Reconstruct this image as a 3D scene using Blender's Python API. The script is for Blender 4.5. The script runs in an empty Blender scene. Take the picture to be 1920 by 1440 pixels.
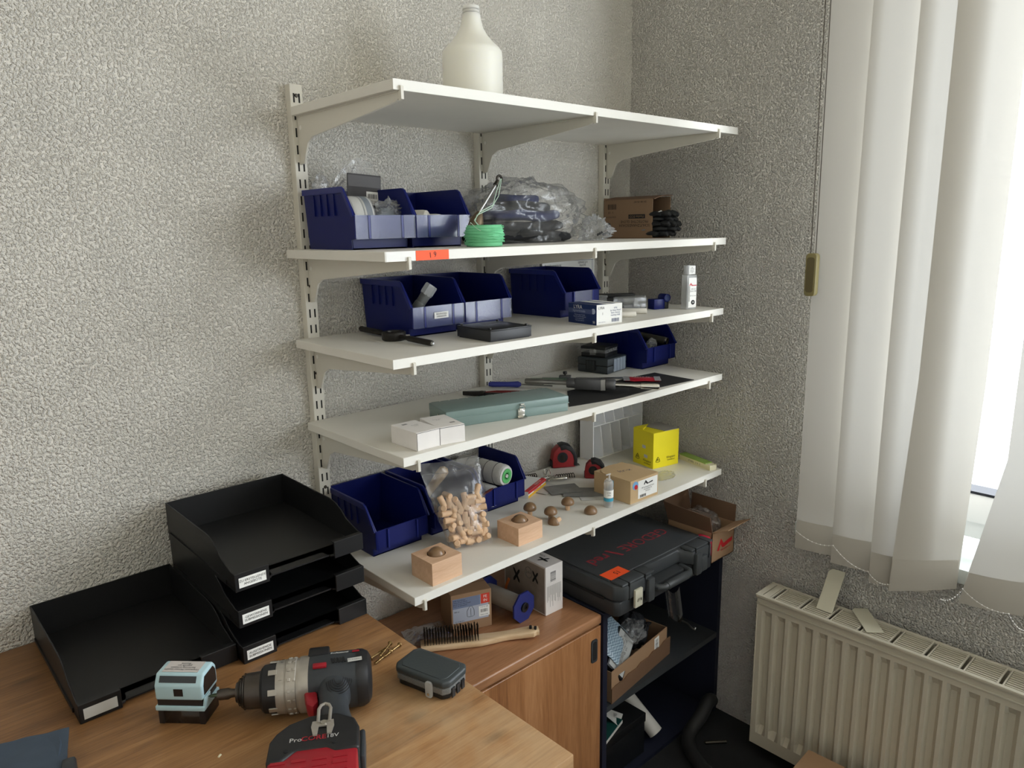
import bpy, bmesh, math, random
from mathutils import Vector, Matrix, Euler, noise
random.seed(7)
PI = math.pi
S = bpy.context.scene
COL = S.collection

# ---------------------------------------------------------------- camera
cam_d = bpy.data.cameras.new('camera'); cam_d.sensor_width = 36; cam_d.lens = 25.84
cam_d.clip_start = 0.02
cam = bpy.data.objects.new('camera', cam_d); COL.objects.link(cam)
cam.location = (-1.769, -1.4017, 1.43); cam.rotation_euler = (1.3604, 0.0176, -0.7461)
S.camera = cam
# ---------------------------------------------------------------- daylight
W = bpy.data.worlds.new('World'); S.world = W; W.use_nodes = True
bg = W.node_tree.nodes['Background']
bg.inputs[0].default_value = (0.88, 0.94, 1.0, 1); bg.inputs[1].default_value = 5.2
def portal(name, loc, rot, sx, sy):
    d = bpy.data.lights.new(name, 'AREA'); d.shape = 'RECTANGLE'; d.size = sx; d.size_y = sy
    d.cycles.is_portal = True
    o = bpy.data.objects.new(name, d); COL.objects.link(o); o.location = loc; o.rotation_euler = rot
WY0, WY1, WZ0, WZ1 = -0.60, -3.0, 0.70, 2.28        # window opening in the right wall
portal('window_light_portal', (0.02, (WY0+WY1)/2, (WZ0+WZ1)/2), (0, PI/2, 0), WZ1-WZ0, WY0-WY1)
S.view_settings.view_transform = 'Standard'; S.view_settings.look = 'None'
S.view_settings.gamma = 1; S.view_settings.use_curve_mapping = False
S.view_settings.exposure = 1.05
S.cycles.max_bounces = 8; S.cycles.diffuse_bounces = 6; S.cycles.transparent_max_bounces = 16
S.cycles.caustics_reflective = False; S.cycles.caustics_refractive = False
S.cycles.sample_clamp_indirect = 6

# ---------------------------------------------------------------- materials
def lin(c):
    if len(c) == 4: return tuple(c)
    o = []
    for v in c:
        v = v/255
        o.append(v/12.92 if v <= 0.04045 else ((v+0.055)/1.055)**2.4)
    return (*o, 1)
MATS = {}
def nodes(name):
    m = bpy.data.materials.new(name); m.use_nodes = True; MATS[name] = m
    nt = m.node_tree; return m, nt, nt.nodes['Principled BSDF']
def mat(name, c, rough=0.5, metal=0.0, spec=0.5, var=0.0, vs=20.0, bump=0.0, bs=200.0, bd=0.001,
        stretch=(1,1,1), coat=0.0, trans=0.0, alpha=1.0, ior=1.45, rvar=0.0):
    """plain surface with procedural colour variation and fine relief"""
    m, nt, p = nodes(name)
    p.inputs['Base Color'].default_value = lin(c); p.inputs['Roughness'].default_value = rough
    p.inputs['Metallic'].default_value = metal; p.inputs['Specular IOR Level'].default_value = spec
    p.inputs['Coat Weight'].default_value = coat; p.inputs['Transmission Weight'].default_value = trans
    p.inputs['Alpha'].default_value = alpha; p.inputs['IOR'].default_value = ior
    if var or bump or rvar:
        tc = nt.nodes.new('ShaderNodeTexCoord'); mp = nt.nodes.new('ShaderNodeMapping')
        mp.inputs['Scale'].default_value = stretch; nt.links.new(tc.outputs['Object'], mp.inputs['Vector'])
    if var or rvar:
        n = nt.nodes.new('ShaderNodeTexNoise'); n.inputs['Scale'].default_value = vs; n.inputs['Detail'].default_value = 4
        nt.links.new(mp.outputs[0], n.inputs['Vector'])
    if var:
        r = nt.nodes.new('ShaderNodeMapRange'); r.inputs[1].default_value = 0.3; r.inputs[2].default_value = 0.7
        r.inputs[3].default_value = 1-var; r.inputs[4].default_value = 1+var
        nt.links.new(n.outputs['Fac'], r.inputs[0])
        mx = nt.nodes.new('ShaderNodeMix'); mx.data_type = 'RGBA'; mx.blend_type = 'MULTIPLY'; mx.inputs[0].default_value = 1
        mx.inputs[6].default_value = lin(c); nt.links.new(r.outputs[0], mx.inputs[7])
        nt.links.new(mx.outputs[2], p.inputs['Base Color'])
    if rvar:
        r2 = nt.nodes.new('ShaderNodeMapRange'); r2.inputs[1].default_value = 0.3; r2.inputs[2].default_value = 0.7
        r2.inputs[3].default_value = max(0, rough-rvar); r2.inputs[4].default_value = min(1, rough+rvar)
        nt.links.new(n.outputs['Fac'], r2.inputs[0]); nt.links.new(r2.outputs[0], p.inputs['Roughness'])
    if bump:
        n2 = nt.nodes.new('ShaderNodeTexNoise'); n2.inputs['Scale'].default_value = bs; n2.inputs['Detail'].default_value = 3
        nt.links.new(mp.outputs[0], n2.inputs['Vector'])
        b = nt.nodes.new('ShaderNodeBump'); b.inputs['Strength'].default_value = bump; b.inputs['Distance'].default_value = bd
        nt.links.new(n2.outputs['Fac'], b.inputs['Height']); nt.links.new(b.outputs[0], p.inputs['Normal'])
    return m
def ramp(nt, stops):
    r = nt.nodes.new('ShaderNodeValToRGB'); e = r.color_ramp.elements
    while len(e) < len(stops): e.new(0.5)
    for k, (pos, c) in enumerate(stops): e[k].position = pos; e[k].color = lin(c)
    return r
def wall_mat(name, c, bd=0.0040):
    """white painted wood-chip paper: small lumps pressed into the paint"""
    m, nt, p = nodes(name); N = nt.nodes.new; L = nt.links.new
    p.inputs['Roughness'].default_value = 0.75; p.inputs['Specular IOR Level'].default_value = 0.25
    tc = N('ShaderNodeTexCoord')
    a = N('ShaderNodeTexNoise'); a.inputs['Scale'].default_value = 205; a.inputs['Detail'].default_value = 2.0; a.inputs['Roughness'].default_value = 0.55
    a.inputs['Distortion'].default_value = 0.25
    L(tc.outputs['Object'], a.inputs['Vector'])
    r1 = N('ShaderNodeMapRange'); r1.interpolation_type = 'SMOOTHSTEP'; r1.inputs[1].default_value = 0.38; r1.inputs[2].default_value = 0.74
    L(a.outputs['Fac'], r1.inputs[0])
    b2 = N('ShaderNodeTexNoise'); b2.inputs['Scale'].default_value = 9; b2.inputs['Detail'].default_value = 3
    L(tc.outputs['Object'], b2.inputs['Vector'])
    ad = N('ShaderNodeMath'); ad.operation = 'MULTIPLY_ADD'; ad.inputs[1].default_value = 0.35; L(b2.outputs['Fac'], ad.inputs[0]); L(r1.outputs[0], ad.inputs[2])
    bp = N('ShaderNodeBump'); bp.inputs['Strength'].default_value = 1.0; bp.inputs['Distance'].default_value = bd
    L(ad.outputs[0], bp.inputs['Height']); L(bp.outputs[0], p.inputs['Normal'])
    cr = ramp(nt, [(0.3, tuple(v*0.95 for v in c)), (0.7, c)]); L(b2.outputs['Fac'], cr.inputs[0]); L(cr.outputs[0], p.inputs['Base Color'])
    return m
def wood_mat(name, cols, axis='X', scale=6.0, stretch=14.0, rough=0.45, rings=0.5, strips=0.0, knots=True, bump=0.15, coat=0.0, fine=1.0, scuff=None):
    """grain that runs along one axis, with strips of slightly different boards and a few knots"""
    m, nt, p = nodes(name); N = nt.nodes.new; L = nt.links.new
    p.inputs['Roughness'].default_value = rough; p.inputs['Coat Weight'].default_value = coat; p.inputs['Coat Roughness'].default_value = 0.25
    tc = N('ShaderNodeTexCoord'); mp = N('ShaderNodeMapping')
    sc = {'X': (1, stretch, stretch), 'Y': (stretch, 1, stretch), 'Z': (stretch, stretch, 1)}[axis]
    mp.inputs['Scale'].default_value = sc; L(tc.outputs['Object'], mp.inputs['Vector'])
    n1 = N('ShaderNodeTexNoise'); n1.inputs['Scale'].default_value = scale; n1.inputs['Detail'].default_value = 6; n1.inputs['Roughness'].default_value = 0.6; n1.inputs['Distortion'].default_value = rings
    L(mp.outputs[0], n1.inputs['Vector'])
    n2 = N('ShaderNodeTexNoise'); n2.inputs['Scale'].default_value = scale*7*fine; n2.inputs['Detail'].default_value = 3
    L(mp.outputs[0], n2.inputs['Vector'])
    mx = N('ShaderNodeMath'); mx.operation = 'MULTIPLY_ADD'; mx.inputs[1].default_value = 0.35; L(n2.outputs['Fac'], mx.inputs[0])
    sb = N('ShaderNodeMath'); sb.operation = 'MULTIPLY'; sb.inputs[1].default_value = 0.65; L(n1.outputs['Fac'], sb.inputs[0]); L(sb.outputs[0], mx.inputs[2])
    fac = mx
    if strips:
        sx = N('ShaderNodeSeparateXYZ'); L(tc.outputs['Object'], sx.inputs[0])
        src = {'X': 'Y', 'Y': 'X', 'Z': 'X'}[axis]
        dv = N('ShaderNodeMath'); dv.operation = 'DIVIDE'; dv.inputs[1].default_value = strips; L(sx.outputs[src], dv.inputs[0])
        fl = N('ShaderNodeMath'); fl.operation = 'FLOOR'; L(dv.outputs[0], fl.inputs[0])
        wn = N('ShaderNodeTexWhiteNoise'); wn.noise_dimensions = '1D'; L(fl.outputs[0], wn.inputs['W'])
        m2 = N('ShaderNodeMath'); m2.operation = 'MULTIPLY_ADD'; m2.inputs[1].default_value = 0.22; L(wn.outputs['Value'], m2.inputs[0])
        m3 = N('ShaderNodeMath'); m3.operation = 'ADD'; m3.inputs[1].default_value = -0.11; L(fac.outputs[0], m3.inputs[0]); L(m3.outputs[0], m2.inputs[2])
        fac = m2
    cr = ramp(nt, [(0.28, cols[0]), (0.5, cols[1]), (0.72, cols[2])]); L(fac.outputs[0], cr.inputs[0])
    out = cr.outputs[0]
    if knots:
        mp2 = N('ShaderNodeMapping'); s2 = {'X': (2.2, 5, 5), 'Y': (5, 2.2, 5), 'Z': (5, 5, 2.2)}[axis]; mp2.inputs['Scale'].default_value = s2
        L(tc.outputs['Object'], mp2.inputs['Vector'])
        v = N('ShaderNodeTexVoronoi'); v.voronoi_dimensions = '2D'; v.inputs['Scale'].default_value = 1.25; L(mp2.outputs[0], v.inputs['Vector'])
        kr = N('ShaderNodeMapRange'); kr.inputs[1].default_value = 0.02; kr.inputs[2].default_value = 0.075; kr.inputs[3].default_value = 0.55; kr.inputs[4].default_value = 0
        L(v.outputs['Distance'], kr.inputs[0])
        km = N('ShaderNodeMix'); km.data_type = 'RGBA'; L(kr.outputs[0], km.inputs[0]); L(out, km.inputs[6]); km.inputs[7].default_value = lin(tuple(x*0.62 for x in cols[0]))
        out = km.outputs[2]
    if scuff:      # varnish rubbed off around one corner, broken up by noise
        ds = N('ShaderNodeVectorMath'); ds.operation = 'DISTANCE'; L(tc.outputs['Object'], ds.inputs[0]); ds.inputs[1].default_value = scuff
        dr = N('ShaderNodeMapRange'); dr.inputs[1].default_value = 0.08; dr.inputs[2].default_value = 0.34; dr.inputs[3].default_value = 1; dr.inputs[4].default_value = 0; L(ds.outputs['Value'], dr.inputs[0])
        nn = N('ShaderNodeTexNoise'); nn.inputs['Scale'].default_value = 14; nn.inputs['Detail'].default_value = 6; L(tc.outputs['Object'], nn.inputs['Vector'])
        nr = N('ShaderNodeMapRange'); nr.inputs[1].default_value = 0.36; nr.inputs[2].default_value = 0.62; L(nn.outputs['Fac'], nr.inputs[0])
        ml = N('ShaderNodeMath'); ml.operation = 'MULTIPLY'; L(dr.outputs[0], ml.inputs[0]); L(nr.outputs[0], ml.inputs[1])
        ms = N('ShaderNodeMath'); ms.operation = 'MULTIPLY'; ms.inputs[1].default_value = 0.42; L(ml.outputs[0], ms.inputs[0])
        sm = N('ShaderNodeMix'); sm.data_type = 'RGBA'; L(ms.outputs[0], sm.inputs[0]); L(out, sm.inputs[6]); sm.inputs[7].default_value = lin((178, 156, 122)); out = sm.outputs[2]
    L(out, p.inputs['Base Color'])
    bp = N('ShaderNodeBump'); bp.inputs['Strength'].default_value = bump; bp.inputs['Distance'].default_value = 0.0006
    L(mx.outputs[0], bp.inputs['Height']); L(bp.outputs[0], p.inputs['Normal'])
    return m
def film_mat(name, c=(235,238,240), haze=0.12, gloss=0.25, bs=40.0, bstr=0.6, bd=0.004, rough=0.12):
    """clear crinkled plastic film: mostly see-through, with haze and glints"""
    m, nt, p = nodes(name); N = nt.nodes.new; L = nt.links.new
    nt.nodes.remove(p); out = nt.nodes['Material Output']
    tr = N('ShaderNodeBsdfTransparent'); df = N('ShaderNodeBsdfDiffuse'); df.inputs[0].default_value = lin(c)
    tl = N('ShaderNodeBsdfTranslucent'); tl.inputs[0].default_value = lin(c)
    gl = N('ShaderNodeBsdfGlossy'); gl.inputs['Roughness'].default_value = rough
    tc = N('ShaderNodeTexCoord'); n = N('ShaderNodeTexNoise'); n.inputs['Scale'].default_value = bs; n.inputs['Detail'].default_value = 2; n.inputs['Distortion'].default_value = 1.5
    L(tc.outputs['Object'], n.inputs['Vector'])
    bp = N('ShaderNodeBump'); bp.inputs['Strength'].default_value = bstr; bp.inputs['Distance'].default_value = bd
    L(n.outputs['Fac'], bp.inputs['Height'])
    for s in (df, gl): L(bp.outputs[0], s.inputs['Normal'])
    m0 = N('ShaderNodeMixShader'); m0.inputs[0].default_value = 0.5; L(df.outputs[0], m0.inputs[1]); L(tl.outputs[0], m0.inputs[2])
    m1 = N('ShaderNodeMixShader'); m1.inputs[0].default_value = haze; L(tr.outputs[0], m1.inputs[1]); L(m0.outputs[0], m1.inputs[2])
    fr = N('ShaderNodeFresnel'); fr.inputs['IOR'].default_value = 1.45; L(bp.outputs[0], fr.inputs['Normal'])
    ma = N('ShaderNodeMath'); ma.operation = 'MULTIPLY_ADD'; ma.inputs[1].default_value = 0.4; ma.inputs[2].default_value = gloss*0.07; L(fr.outputs[0], ma.inputs[0])
    m2 = N('ShaderNodeMixShader'); L(ma.outputs[0], m2.inputs[0]); L(m1.outputs[0], m2.inputs[1]); L(gl.outputs[0], m2.inputs[2])
    L(m2.outputs[0], out.inputs[0]); return m
def fabric_mat(name, c, c2, transl=0.45):
    """thin blind cloth that lets daylight through"""
    m, nt, p = nodes(name); N = nt.nodes.new; L = nt.links.new
    nt.nodes.remove(p); out = nt.nodes['Material Output']
    df = N('ShaderNodeBsdfDiffuse'); df.inputs[0].default_value = lin(c); tl = N('ShaderNodeBsdfTranslucent'); tl.inputs[0].default_value = lin(c2)
    tc = N('ShaderNodeTexCoord'); n = N('ShaderNodeTexNoise'); n.inputs['Scale'].default_value = 700; L(tc.outputs['Object'], n.inputs['Vector'])
    bp = N('ShaderNodeBump'); bp.inputs['Strength'].default_value = 0.12; bp.inputs['Distance'].default_value = 0.0005; L(n.outputs['Fac'], bp.inputs['Height']); L(bp.outputs[0], df.inputs['Normal'])
    mx = N('ShaderNodeMixShader'); mx.inputs[0].default_value = transl; L(df.outputs[0], mx.inputs[1]); L(tl.outputs[0], mx.inputs[2])
    L(mx.outputs[0], out.inputs[0]); return m

# ---------------------------------------------------------------- geometry helpers
def rotm(rx=0, ry=0, rz=0): return Euler((rx, ry, rz)).to_matrix()
class G:
    """collects verts and faces of one part, then links it as one mesh object"""
    def __init__(s): s.v = []; s.f = []; s.M = None
    def add(s, vs, fs, M=None):
        b = len(s.v)
        for p in vs:
            p = Vector(p)
            if M is not None: p = M @ p
            s.v.append(p)
        s.f += [tuple(i+b for i in f) for f in fs]; return s
    def box(s, c, d, M=None, top=None):
        """box centred at c (x,y) standing on c[2]; top = (sx,sy) scale of the upper face"""
        x, y, z = d[0]/2, d[1]/2, d[2]; t = top or (1, 1)
        vs = [(-x,-y,0),(x,-y,0),(x,y,0),(-x,y,0),(-x*t[0],-y*t[1],z),(x*t[0],-y*t[1],z),(x*t[0],y*t[1],z),(-x*t[0],y*t[1],z)]
        vs = [Vector(p) for p in vs]
        if M is not None: vs = [M @ p for p in vs]
        return s.add([p+Vector(c) for p in vs], [(3,2,1,0),(4,5,6,7),(0,1,5,4),(1,2,6,5),(2,3,7,6),(3,0,4,7)])
    def bb(s, x0, x1, y0, y1, z0, z1): return s.box(((x0+x1)/2, (y0+y1)/2, z0), (abs(x1-x0), abs(y1-y0), z1-z0))
    def prism(s, poly, d0, d1, plane='xz'):
        """polygon (2d) extruded along the remaining axis"""
        n = len(poly); f = {'xz': lambda a, b, d: (a, d, b), 'xy': lambda a, b, d: (a, b, d), 'yz': lambda a, b, d: (d, a, b)}[plane]
        vs = [f(a, b, d0) for a, b in poly] + [f(a, b, d1) for a, b in poly]
        fs = [tuple(range(n))[::-1], tuple(range(n, 2*n))] + [(i, (i+1) % n, n+(i+1) % n, n+i) for i in range(n)]
        return s.add(vs, fs)
    def cyl(s, p0, p1, r0, r1=None, n=20, cap=True):
        p0, p1 = Vector(p0), Vector(p1); r1 = r0 if r1 is None else r1
        q = (p1-p0).to_track_quat('Z', 'Y').to_matrix()
        vs = []
        for p, r in ((p0, r0), (p1, r1)):
            vs += [p + q @ Vector((r*math.cos(2*PI*k/n), r*math.sin(2*PI*k/n), 0)) for k in range(n)]
        fs = [(k, (k+1) % n, n+(k+1) % n, n+k) for k in range(n)]
        if cap: fs += [tuple(range(n))[::-1], tuple(range(n, 2*n))]
        return s.add(vs, fs)
    def lathe(s, prof, n=28, M=None, c=(0,0,0)):
        """prof: (r, z) from bottom to top around z"""
        vs, fs, rings = [], [], []
        for r, z in prof:
            if r < 1e-6: rings.append([len(vs)]); vs.append(Vector((0, 0, z)))
            else:
                rings.append(list(range(len(vs), len(vs)+n)))
                vs += [Vector((r*math.cos(2*PI*k/n), r*math.sin(2*PI*k/n), z)) for k in range(n)]
        for a, b in zip(rings, rings[1:]):
            for k in range(n):
                k2 = (k+1) % n
                if len(a) == 1 and len(b) == 1: continue
                if len(a) == 1: fs.append((a[0], b[k2], b[k]))
                elif len(b) == 1: fs.append((a[k], a[k2], b[0]))
                else: fs.append((a[k], a[k2], b[k2], b[k]))
        if M is not None: vs = [M @ p for p in vs]
        return s.add([p+Vector(c) for p in vs], fs)
    def tube(s, path, r, n=8, closed=False):
        P = [Vector(p) for p in path]; rr = r if isinstance(r, (list, tuple)) else [r]*len(P)
        vs, fs = [], []; m = len(P); up = None
        for i, p in enumerate(P):
            if closed: t = P[(i+1) % m]-P[i-1]
            else: t = P[min(i+1, m-1)]-P[max(i-1, 0)]
            t.normalize()
            if up is None:
                up = Vector((0, 0, 1)) if abs(t.z) < 0.9 else Vector((1, 0, 0))
            a = t.cross(up).normalized(); up = a.cross(t).normalized(); 
            vs += [p + a*rr[i]*math.cos(2*PI*k/n) + up*rr[i]*math.sin(2*PI*k/n) for k in range(n)]
        for i in range(m if closed else m-1):
            j = (i+1) % m
            fs += [(i*n+k, i*n+(k+1) % n, j*n+(k+1) % n, j*n+k) for k in range(n)]
        if not closed: fs += [tuple(range(n))[::-1], tuple(range((m-1)*n, m*n))]
        return s.add(vs, fs)
    def sheet(s, fn, nu, nv):
        """grid surface fn(u,v), u and v in 0..1"""
        vs = [fn(i/nu, j/nv) for j in range(nv+1) for i in range(nu+1)]
        fs = [(j*(nu+1)+i, j*(nu+1)+i+1, (j+1)*(nu+1)+i+1, (j+1)*(nu+1)+i) for j in range(nv) for i in range(nu)]
        return s.add(vs, fs)
    def build(s, name, m, parent=None, bevel=0, seg=2, smooth=None, loc=None, rot=None, solid=0, ang=35):
        me = bpy.data.meshes.new(name); me.from_pydata([tuple(v) for v in s.v], [], s.f)
        bm = bmesh.new(); bm.from_mesh(me)
        bmesh.ops.recalc_face_normals(bm, faces=bm.faces)
        if bevel:
            es = [e for e in bm.edges if len(e.link_faces) == 2 and e.calc_face_angle(0) > math.radians(30)]
            try: bmesh.ops.bevel(bm, geom=es, offset=bevel, segments=seg, affect='EDGES', profile=0.5, clamp_overlap=True)
            except Exception: pass
        if solid: bmesh.ops.solidify(bm, geom=bm.faces[:], thickness=solid)
        sm = True if smooth is None else smooth
        for f in bm.faces: f.smooth = sm
        for e in bm.edges:
            if len(e.link_faces) != 2 or e.calc_face_angle(0) > math.radians(ang): e.smooth = False
        bm.to_mesh(me); bm.free()
        me.materials.append(MATS[m] if isinstance(m, str) else m)
        o = bpy.data.objects.new(name, me); COL.objects.link(o)
        if parent is not None: o.parent = parent
        if loc is not None: o.location = loc
        if rot is not None: o.rotation_euler = rot
        return o
def thing(name, label, cat, loc=(0,0,0), rz=0, group=None, rot=None):
    o = bpy.data.objects.new(name, None); COL.objects.link(o); o.empty_display_size = 0.02
    o.location = loc; o.rotation_euler = rot or (0, 0, rz); return tag(o, label, cat, group)
def tag(o, label, cat, group=None):
    o['label'] = label; o['category'] = cat
    if group: o['group'] = group
    return o
def struct(o, label=None):
    o['kind'] = 'structure'
    if label: o['label'] = label
    return o
def stuff(o): o['kind'] = 'stuff'; return o
def copy_tree(o, parent=None):
    c = o.copy(); COL.objects.link(c); c.parent = parent
    for ch in [x for x in bpy.data.objects if x.parent == o]: copy_tree(ch, c)
    return c
def rrect(w, h, r, n=5, cx=0, cy=0):
    P = []
    for sx, sy, a0 in ((1,-1,-PI/2), (1,1,0), (-1,1,PI/2), (-1,-1,PI)):
        for k in range(n+1):
            a = a0+k*PI/2/n; P.append((cx+sx*(w/2-r)+r*math.cos(a), cy+sy*(h/2-r)+r*math.sin(a)))
    return P
_ft = {}
def text(name, s, m, parent, size, M, depth=0.0, align='CENTER', sx=1.0, name_lines=1.0, bold=0.0):
    """flat lettering mesh; M maps text x,y plane to the parent's space"""
    cu = bpy.data.curves.new(name, 'FONT'); cu.body = s; cu.size = size; cu.align_x = align; cu.align_y = 'CENTER'
    cu.extrude = depth; cu.space_line = name_lines; cu.resolution_u = 2; cu.offset = bold
    t = bpy.data.objects.new(name, cu)
    COL.objects.link(t); dg = bpy.context.evaluated_depsgraph_get(); dg.update()
    me = bpy.data.meshes.new_from_object(t.evaluated_get(dg))
    bpy.data.objects.remove(t); bpy.data.curves.remove(cu)
    me.transform(M @ Matrix.Diagonal((sx, 1, 1, 1))); me.name = name
    me.materials.clear(); me.materials.append(MATS[m])
    o = bpy.data.objects.new(name, me); COL.objects.link(o); o.parent = parent
    return o
def frame(o, ex, ey):
    """4x4 that puts text x along ex, y along ey, origin at o"""
    ex, ey = Vector(ex).normalized(), Vector(ey).normalized(); ez = ex.cross(ey)
    return Matrix(((ex.x, ey.x, ez.x, o[0]), (ex.y, ey.y, ez.y, o[1]), (ex.z, ey.z, ez.z, o[2]), (0,0,0,1)))
def patch(name, w, h, m, parent, M, t=0.0003):
    """thin printed label lying in the plane of M"""
    g = G(); g.add([(-w/2,-h/2,0),(w/2,-h/2,0),(w/2,h/2,0),(-w/2,h/2,0),(-w/2,-h/2,t),(w/2,-h/2,t),(w/2,h/2,t),(-w/2,h/2,t)],
        [(3,2,1,0),(4,5,6,7),(0,1,5,4),(1,2,6,5),(2,3,7,6),(3,0,4,7)], M)
    return g.build(name, m, parent, smooth=False)
def bars(name, w, h, n, m, parent, M, seed=1):
    """barcode bars"""
    rnd = random.Random(seed); g = G(); x = -w/2
    step = w/n
    for k in range(n):
        bw = step*rnd.choice((0.3, 0.45, 0.7))
        g.add([(x,-h/2,0),(x+bw,-h/2,0),(x+bw,h/2,0),(x,h/2,0)], [(0,1,2,3)], M); x += step
    return stuff(g.build(name, m, parent, smooth=False))
FRONT = lambda x, y, z: frame((x, y, z), (1,0,0), (0,0,1))      # faces -y
LEFT = lambda x, y, z: frame((x, y, z), (0,-1,0), (0,0,1))      # faces -x
TOP = lambda x, y, z: frame((x, y, z), (1,0,0), (0,1,0))        # faces up

# ---------------------------------------------------------------- shared materials
mat('far_wall', (238, 235, 227), .8, var=.1, vs=2); wall_mat('wall_paper', (228, 224, 215)); wall_mat('wall_paper_window', (232, 229, 222), 0.0085)
mat('ceiling_paint', (238, 230, 214), 0.8); mat('carpet_dark', (30, 31, 33), 0.95, bump=0.5, bs=500, var=0.2)
mat('shelf_white', (222, 219, 210), 0.5, var=0.03, vs=8); mat('shelf_edge', (232, 230, 222), 0.5)
mat('steel_white', (214, 210, 198), 0.45, bump=0.1, bs=300); mat('slot_dark', (28, 26, 24), 0.8)
mat('pvc_white', (238, 239, 240), 0.3); mat('gasket', (22, 24, 34), 0.6)
mat('sill_stone', (205, 212, 208), 0.25, var=0.10, vs=14)
mat('radiator_paint', (196, 190, 173), 0.4, bump=0.08, bs=120); mat('radiator_dark', (24, 22, 18), 0.9)
mat('plate_metal', (200, 196, 176), 0.35, metal=0.0)
fabric_mat('blind_cloth', (206, 201, 190), (150, 149, 145), 0.29)
mat('bead_chain', (232, 230, 226), 0.3); mat('cord_dark', (70, 62, 52), 0.7); mat('handle_brass', (136, 126, 84), 0.4)
wood_mat('desk_pine', ((110, 76, 45), (146, 105, 65), (172, 132, 88)), 'X', 3.0, 16, 0.42, 0.7, strips=0.11, knots=True, bump=0.25, scuff=(-0.08, -0.70, 0.75))
wood_mat('desk_edge', ((120, 84, 50), (160, 118, 72), (190, 150, 100)), 'Y', 4.0, 10, 0.6, 0.5, knots=False)
wood_mat('cabinet_beech', ((128, 84, 52), (160, 110, 70), (180, 130, 88)), 'Z', 3.0, 12, 0.35, 1.2, strips=0.052, knots=False, bump=0.08)
wood_mat('cabinet_top', ((132, 92, 62), (162, 116, 82), (180, 134, 98)), 'X', 3.0, 12, 0.3, 0.9, knots=False, bump=0.08)
mat('black_plastic', (18, 18, 19), 0.35, bump=0.05, bs=900); mat('dark_grey', (52, 55, 58), 0.5)
mat('paper_white', (240, 240, 236), 0.7); mat('ink', (22, 22, 24), 0.7)
mat('orange_label', (255, 92, 44), 0.6)
mat('navy', (22, 26, 44), 0.6)
mat('steel', (170, 170, 168), 0.28, metal=1.0); mat('steel_dark', (70, 66, 60), 0.4, metal=0.9)

# ---------------------------------------------------------------- room
RX0, RY0, RZ = -2.75, -3.2, 2.5
T = 0.12
g = G(); g.bb(RX0-T, 0.3, RY0-T, T, -0.1, 0.0); struct(g.build('floor', 'carpet_dark', smooth=False), 'dark carpet floor under desk and radiator')
g = G(); g.bb(RX0-T, 0.3, RY0-T, T, RZ, RZ+0.1); struct(g.build('ceiling', 'ceiling_paint', smooth=False), 'cream painted ceiling')
g = G(); g.bb(RX0-T, 0.3, 0, T, 0, RZ); struct(g.build('wall_back', 'wall_paper', smooth=False), 'cream woodchip wall behind the shelves')
g = G(); g.bb(RX0-T, RX0, RY0, 0, 0, RZ); struct(g.build('wall_left', 'far_wall', smooth=False), 'grey-beige wall opposite the window')
g = G(); g.bb(RX0-T, 0.3, RY0-T, RY0, 0, RZ); struct(g.build('wall_front', 'far_wall', smooth=False), 'grey-beige wall behind the viewer')
g = G(); D = 0.30
g.bb(0, D, WY0, 0, 0, RZ); g.bb(0, D, RY0, WY1, 0, RZ); g.bb(0, D, WY1, WY0, 0, WZ0-0.06); g.bb(0, D, WY1, WY0, WZ1, RZ)
struct(g.build('wall_right', 'wall_paper_window', smooth=False), 'woodchip wall with the window and radiator')
# window frame, sash, panes, sill
wn = thing('window_1', 'white plastic window with dark gasket behind the vertical blind', 'window'); del wn['category']; struct(wn)
g = G(); fx0, fx1 = 0.10, 0.17
fz0, fz1 = WZ0, WZ1
for a, b, c, d in ((WY1, WY0, fz0, fz0+0.055), (WY1, WY0, fz1-0.06, fz1), (WY0-0.06, WY0, fz0, fz1), (WY1, WY1+0.06, fz0, fz1), (-1.88, -1.80, fz0, fz1)):
    g.bb(fx0, fx1, a, b, c, d)
g.build('window_frame', 'pvc_white', wn, bevel=0.004)
for y0, y1 in ((WY1+0.05, -1.87), (-1.81, WY0-0.05)):
    g = G(); z0, z1 = fz0+0.045, fz1-0.05
    for a, b, c, d in ((y0, y1, z0, z0+0.07), (y0, y1, z1-0.07, z1), (y0, y0+0.07, z0, z1), (y1-0.07, y1, z0, z1)):
        g.bb(fx0-0.02, fx1-0.01, a, b, c, d)
    sash = g.build('sash', 'pvc_white', wn, bevel=0.005)
    g = G(); e = 0.006
    for a, b, c, d in ((y0+.07, y1-.07, z0+.07, z0+.07+e), (y0+.07, y1-.07, z1-.07-e, z1-.07), (y0+.07, y0+.07+e, z0+.07, z1-.07), (y1-.07-e, y1-.07, z0+.07, z1-.07)):
        g.bb(fx0-0.022, fx0+0.03, a, b, c, d)
    g.build('gasket', 'gasket', sash, smooth=False)
m, nt, p = nodes('window_glass'); nt.nodes.remove(p)
tr = nt.nodes.new('ShaderNodeBsdfTransparent'); gl = nt.nodes.new('ShaderNodeBsdfGlossy'); gl.inputs['Roughness'].default_value = 0.02
mx = nt.nodes.new('ShaderNodeMixShader'); mx.inputs[0].default_value = 0.06
nt.links.new(tr.outputs[0], mx.inputs[1]); nt.links.new(gl.outputs[0], mx.inputs[2]); nt.links.new(mx.outputs[0], nt.nodes['Material Output'].inputs[0])
for y0, y1 in ((WY1+0.11, -1.93), (-1.75, WY0-0.11)):
    g = G(); g.bb(0.125, 0.13, y0, y1, fz0+0.1, fz1-0.1); g.build('pane', 'window_glass', wn, smooth=False)
g = G(); g.bb(-0.035, fx0+0.01, WY1-0.03, WY0+0.0, WZ0-0.06, WZ0-0.025); g.bb(-0.035, -0.005, WY0-.001, WY0+0.02, WZ0-0.06, WZ0-0.025)
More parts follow.
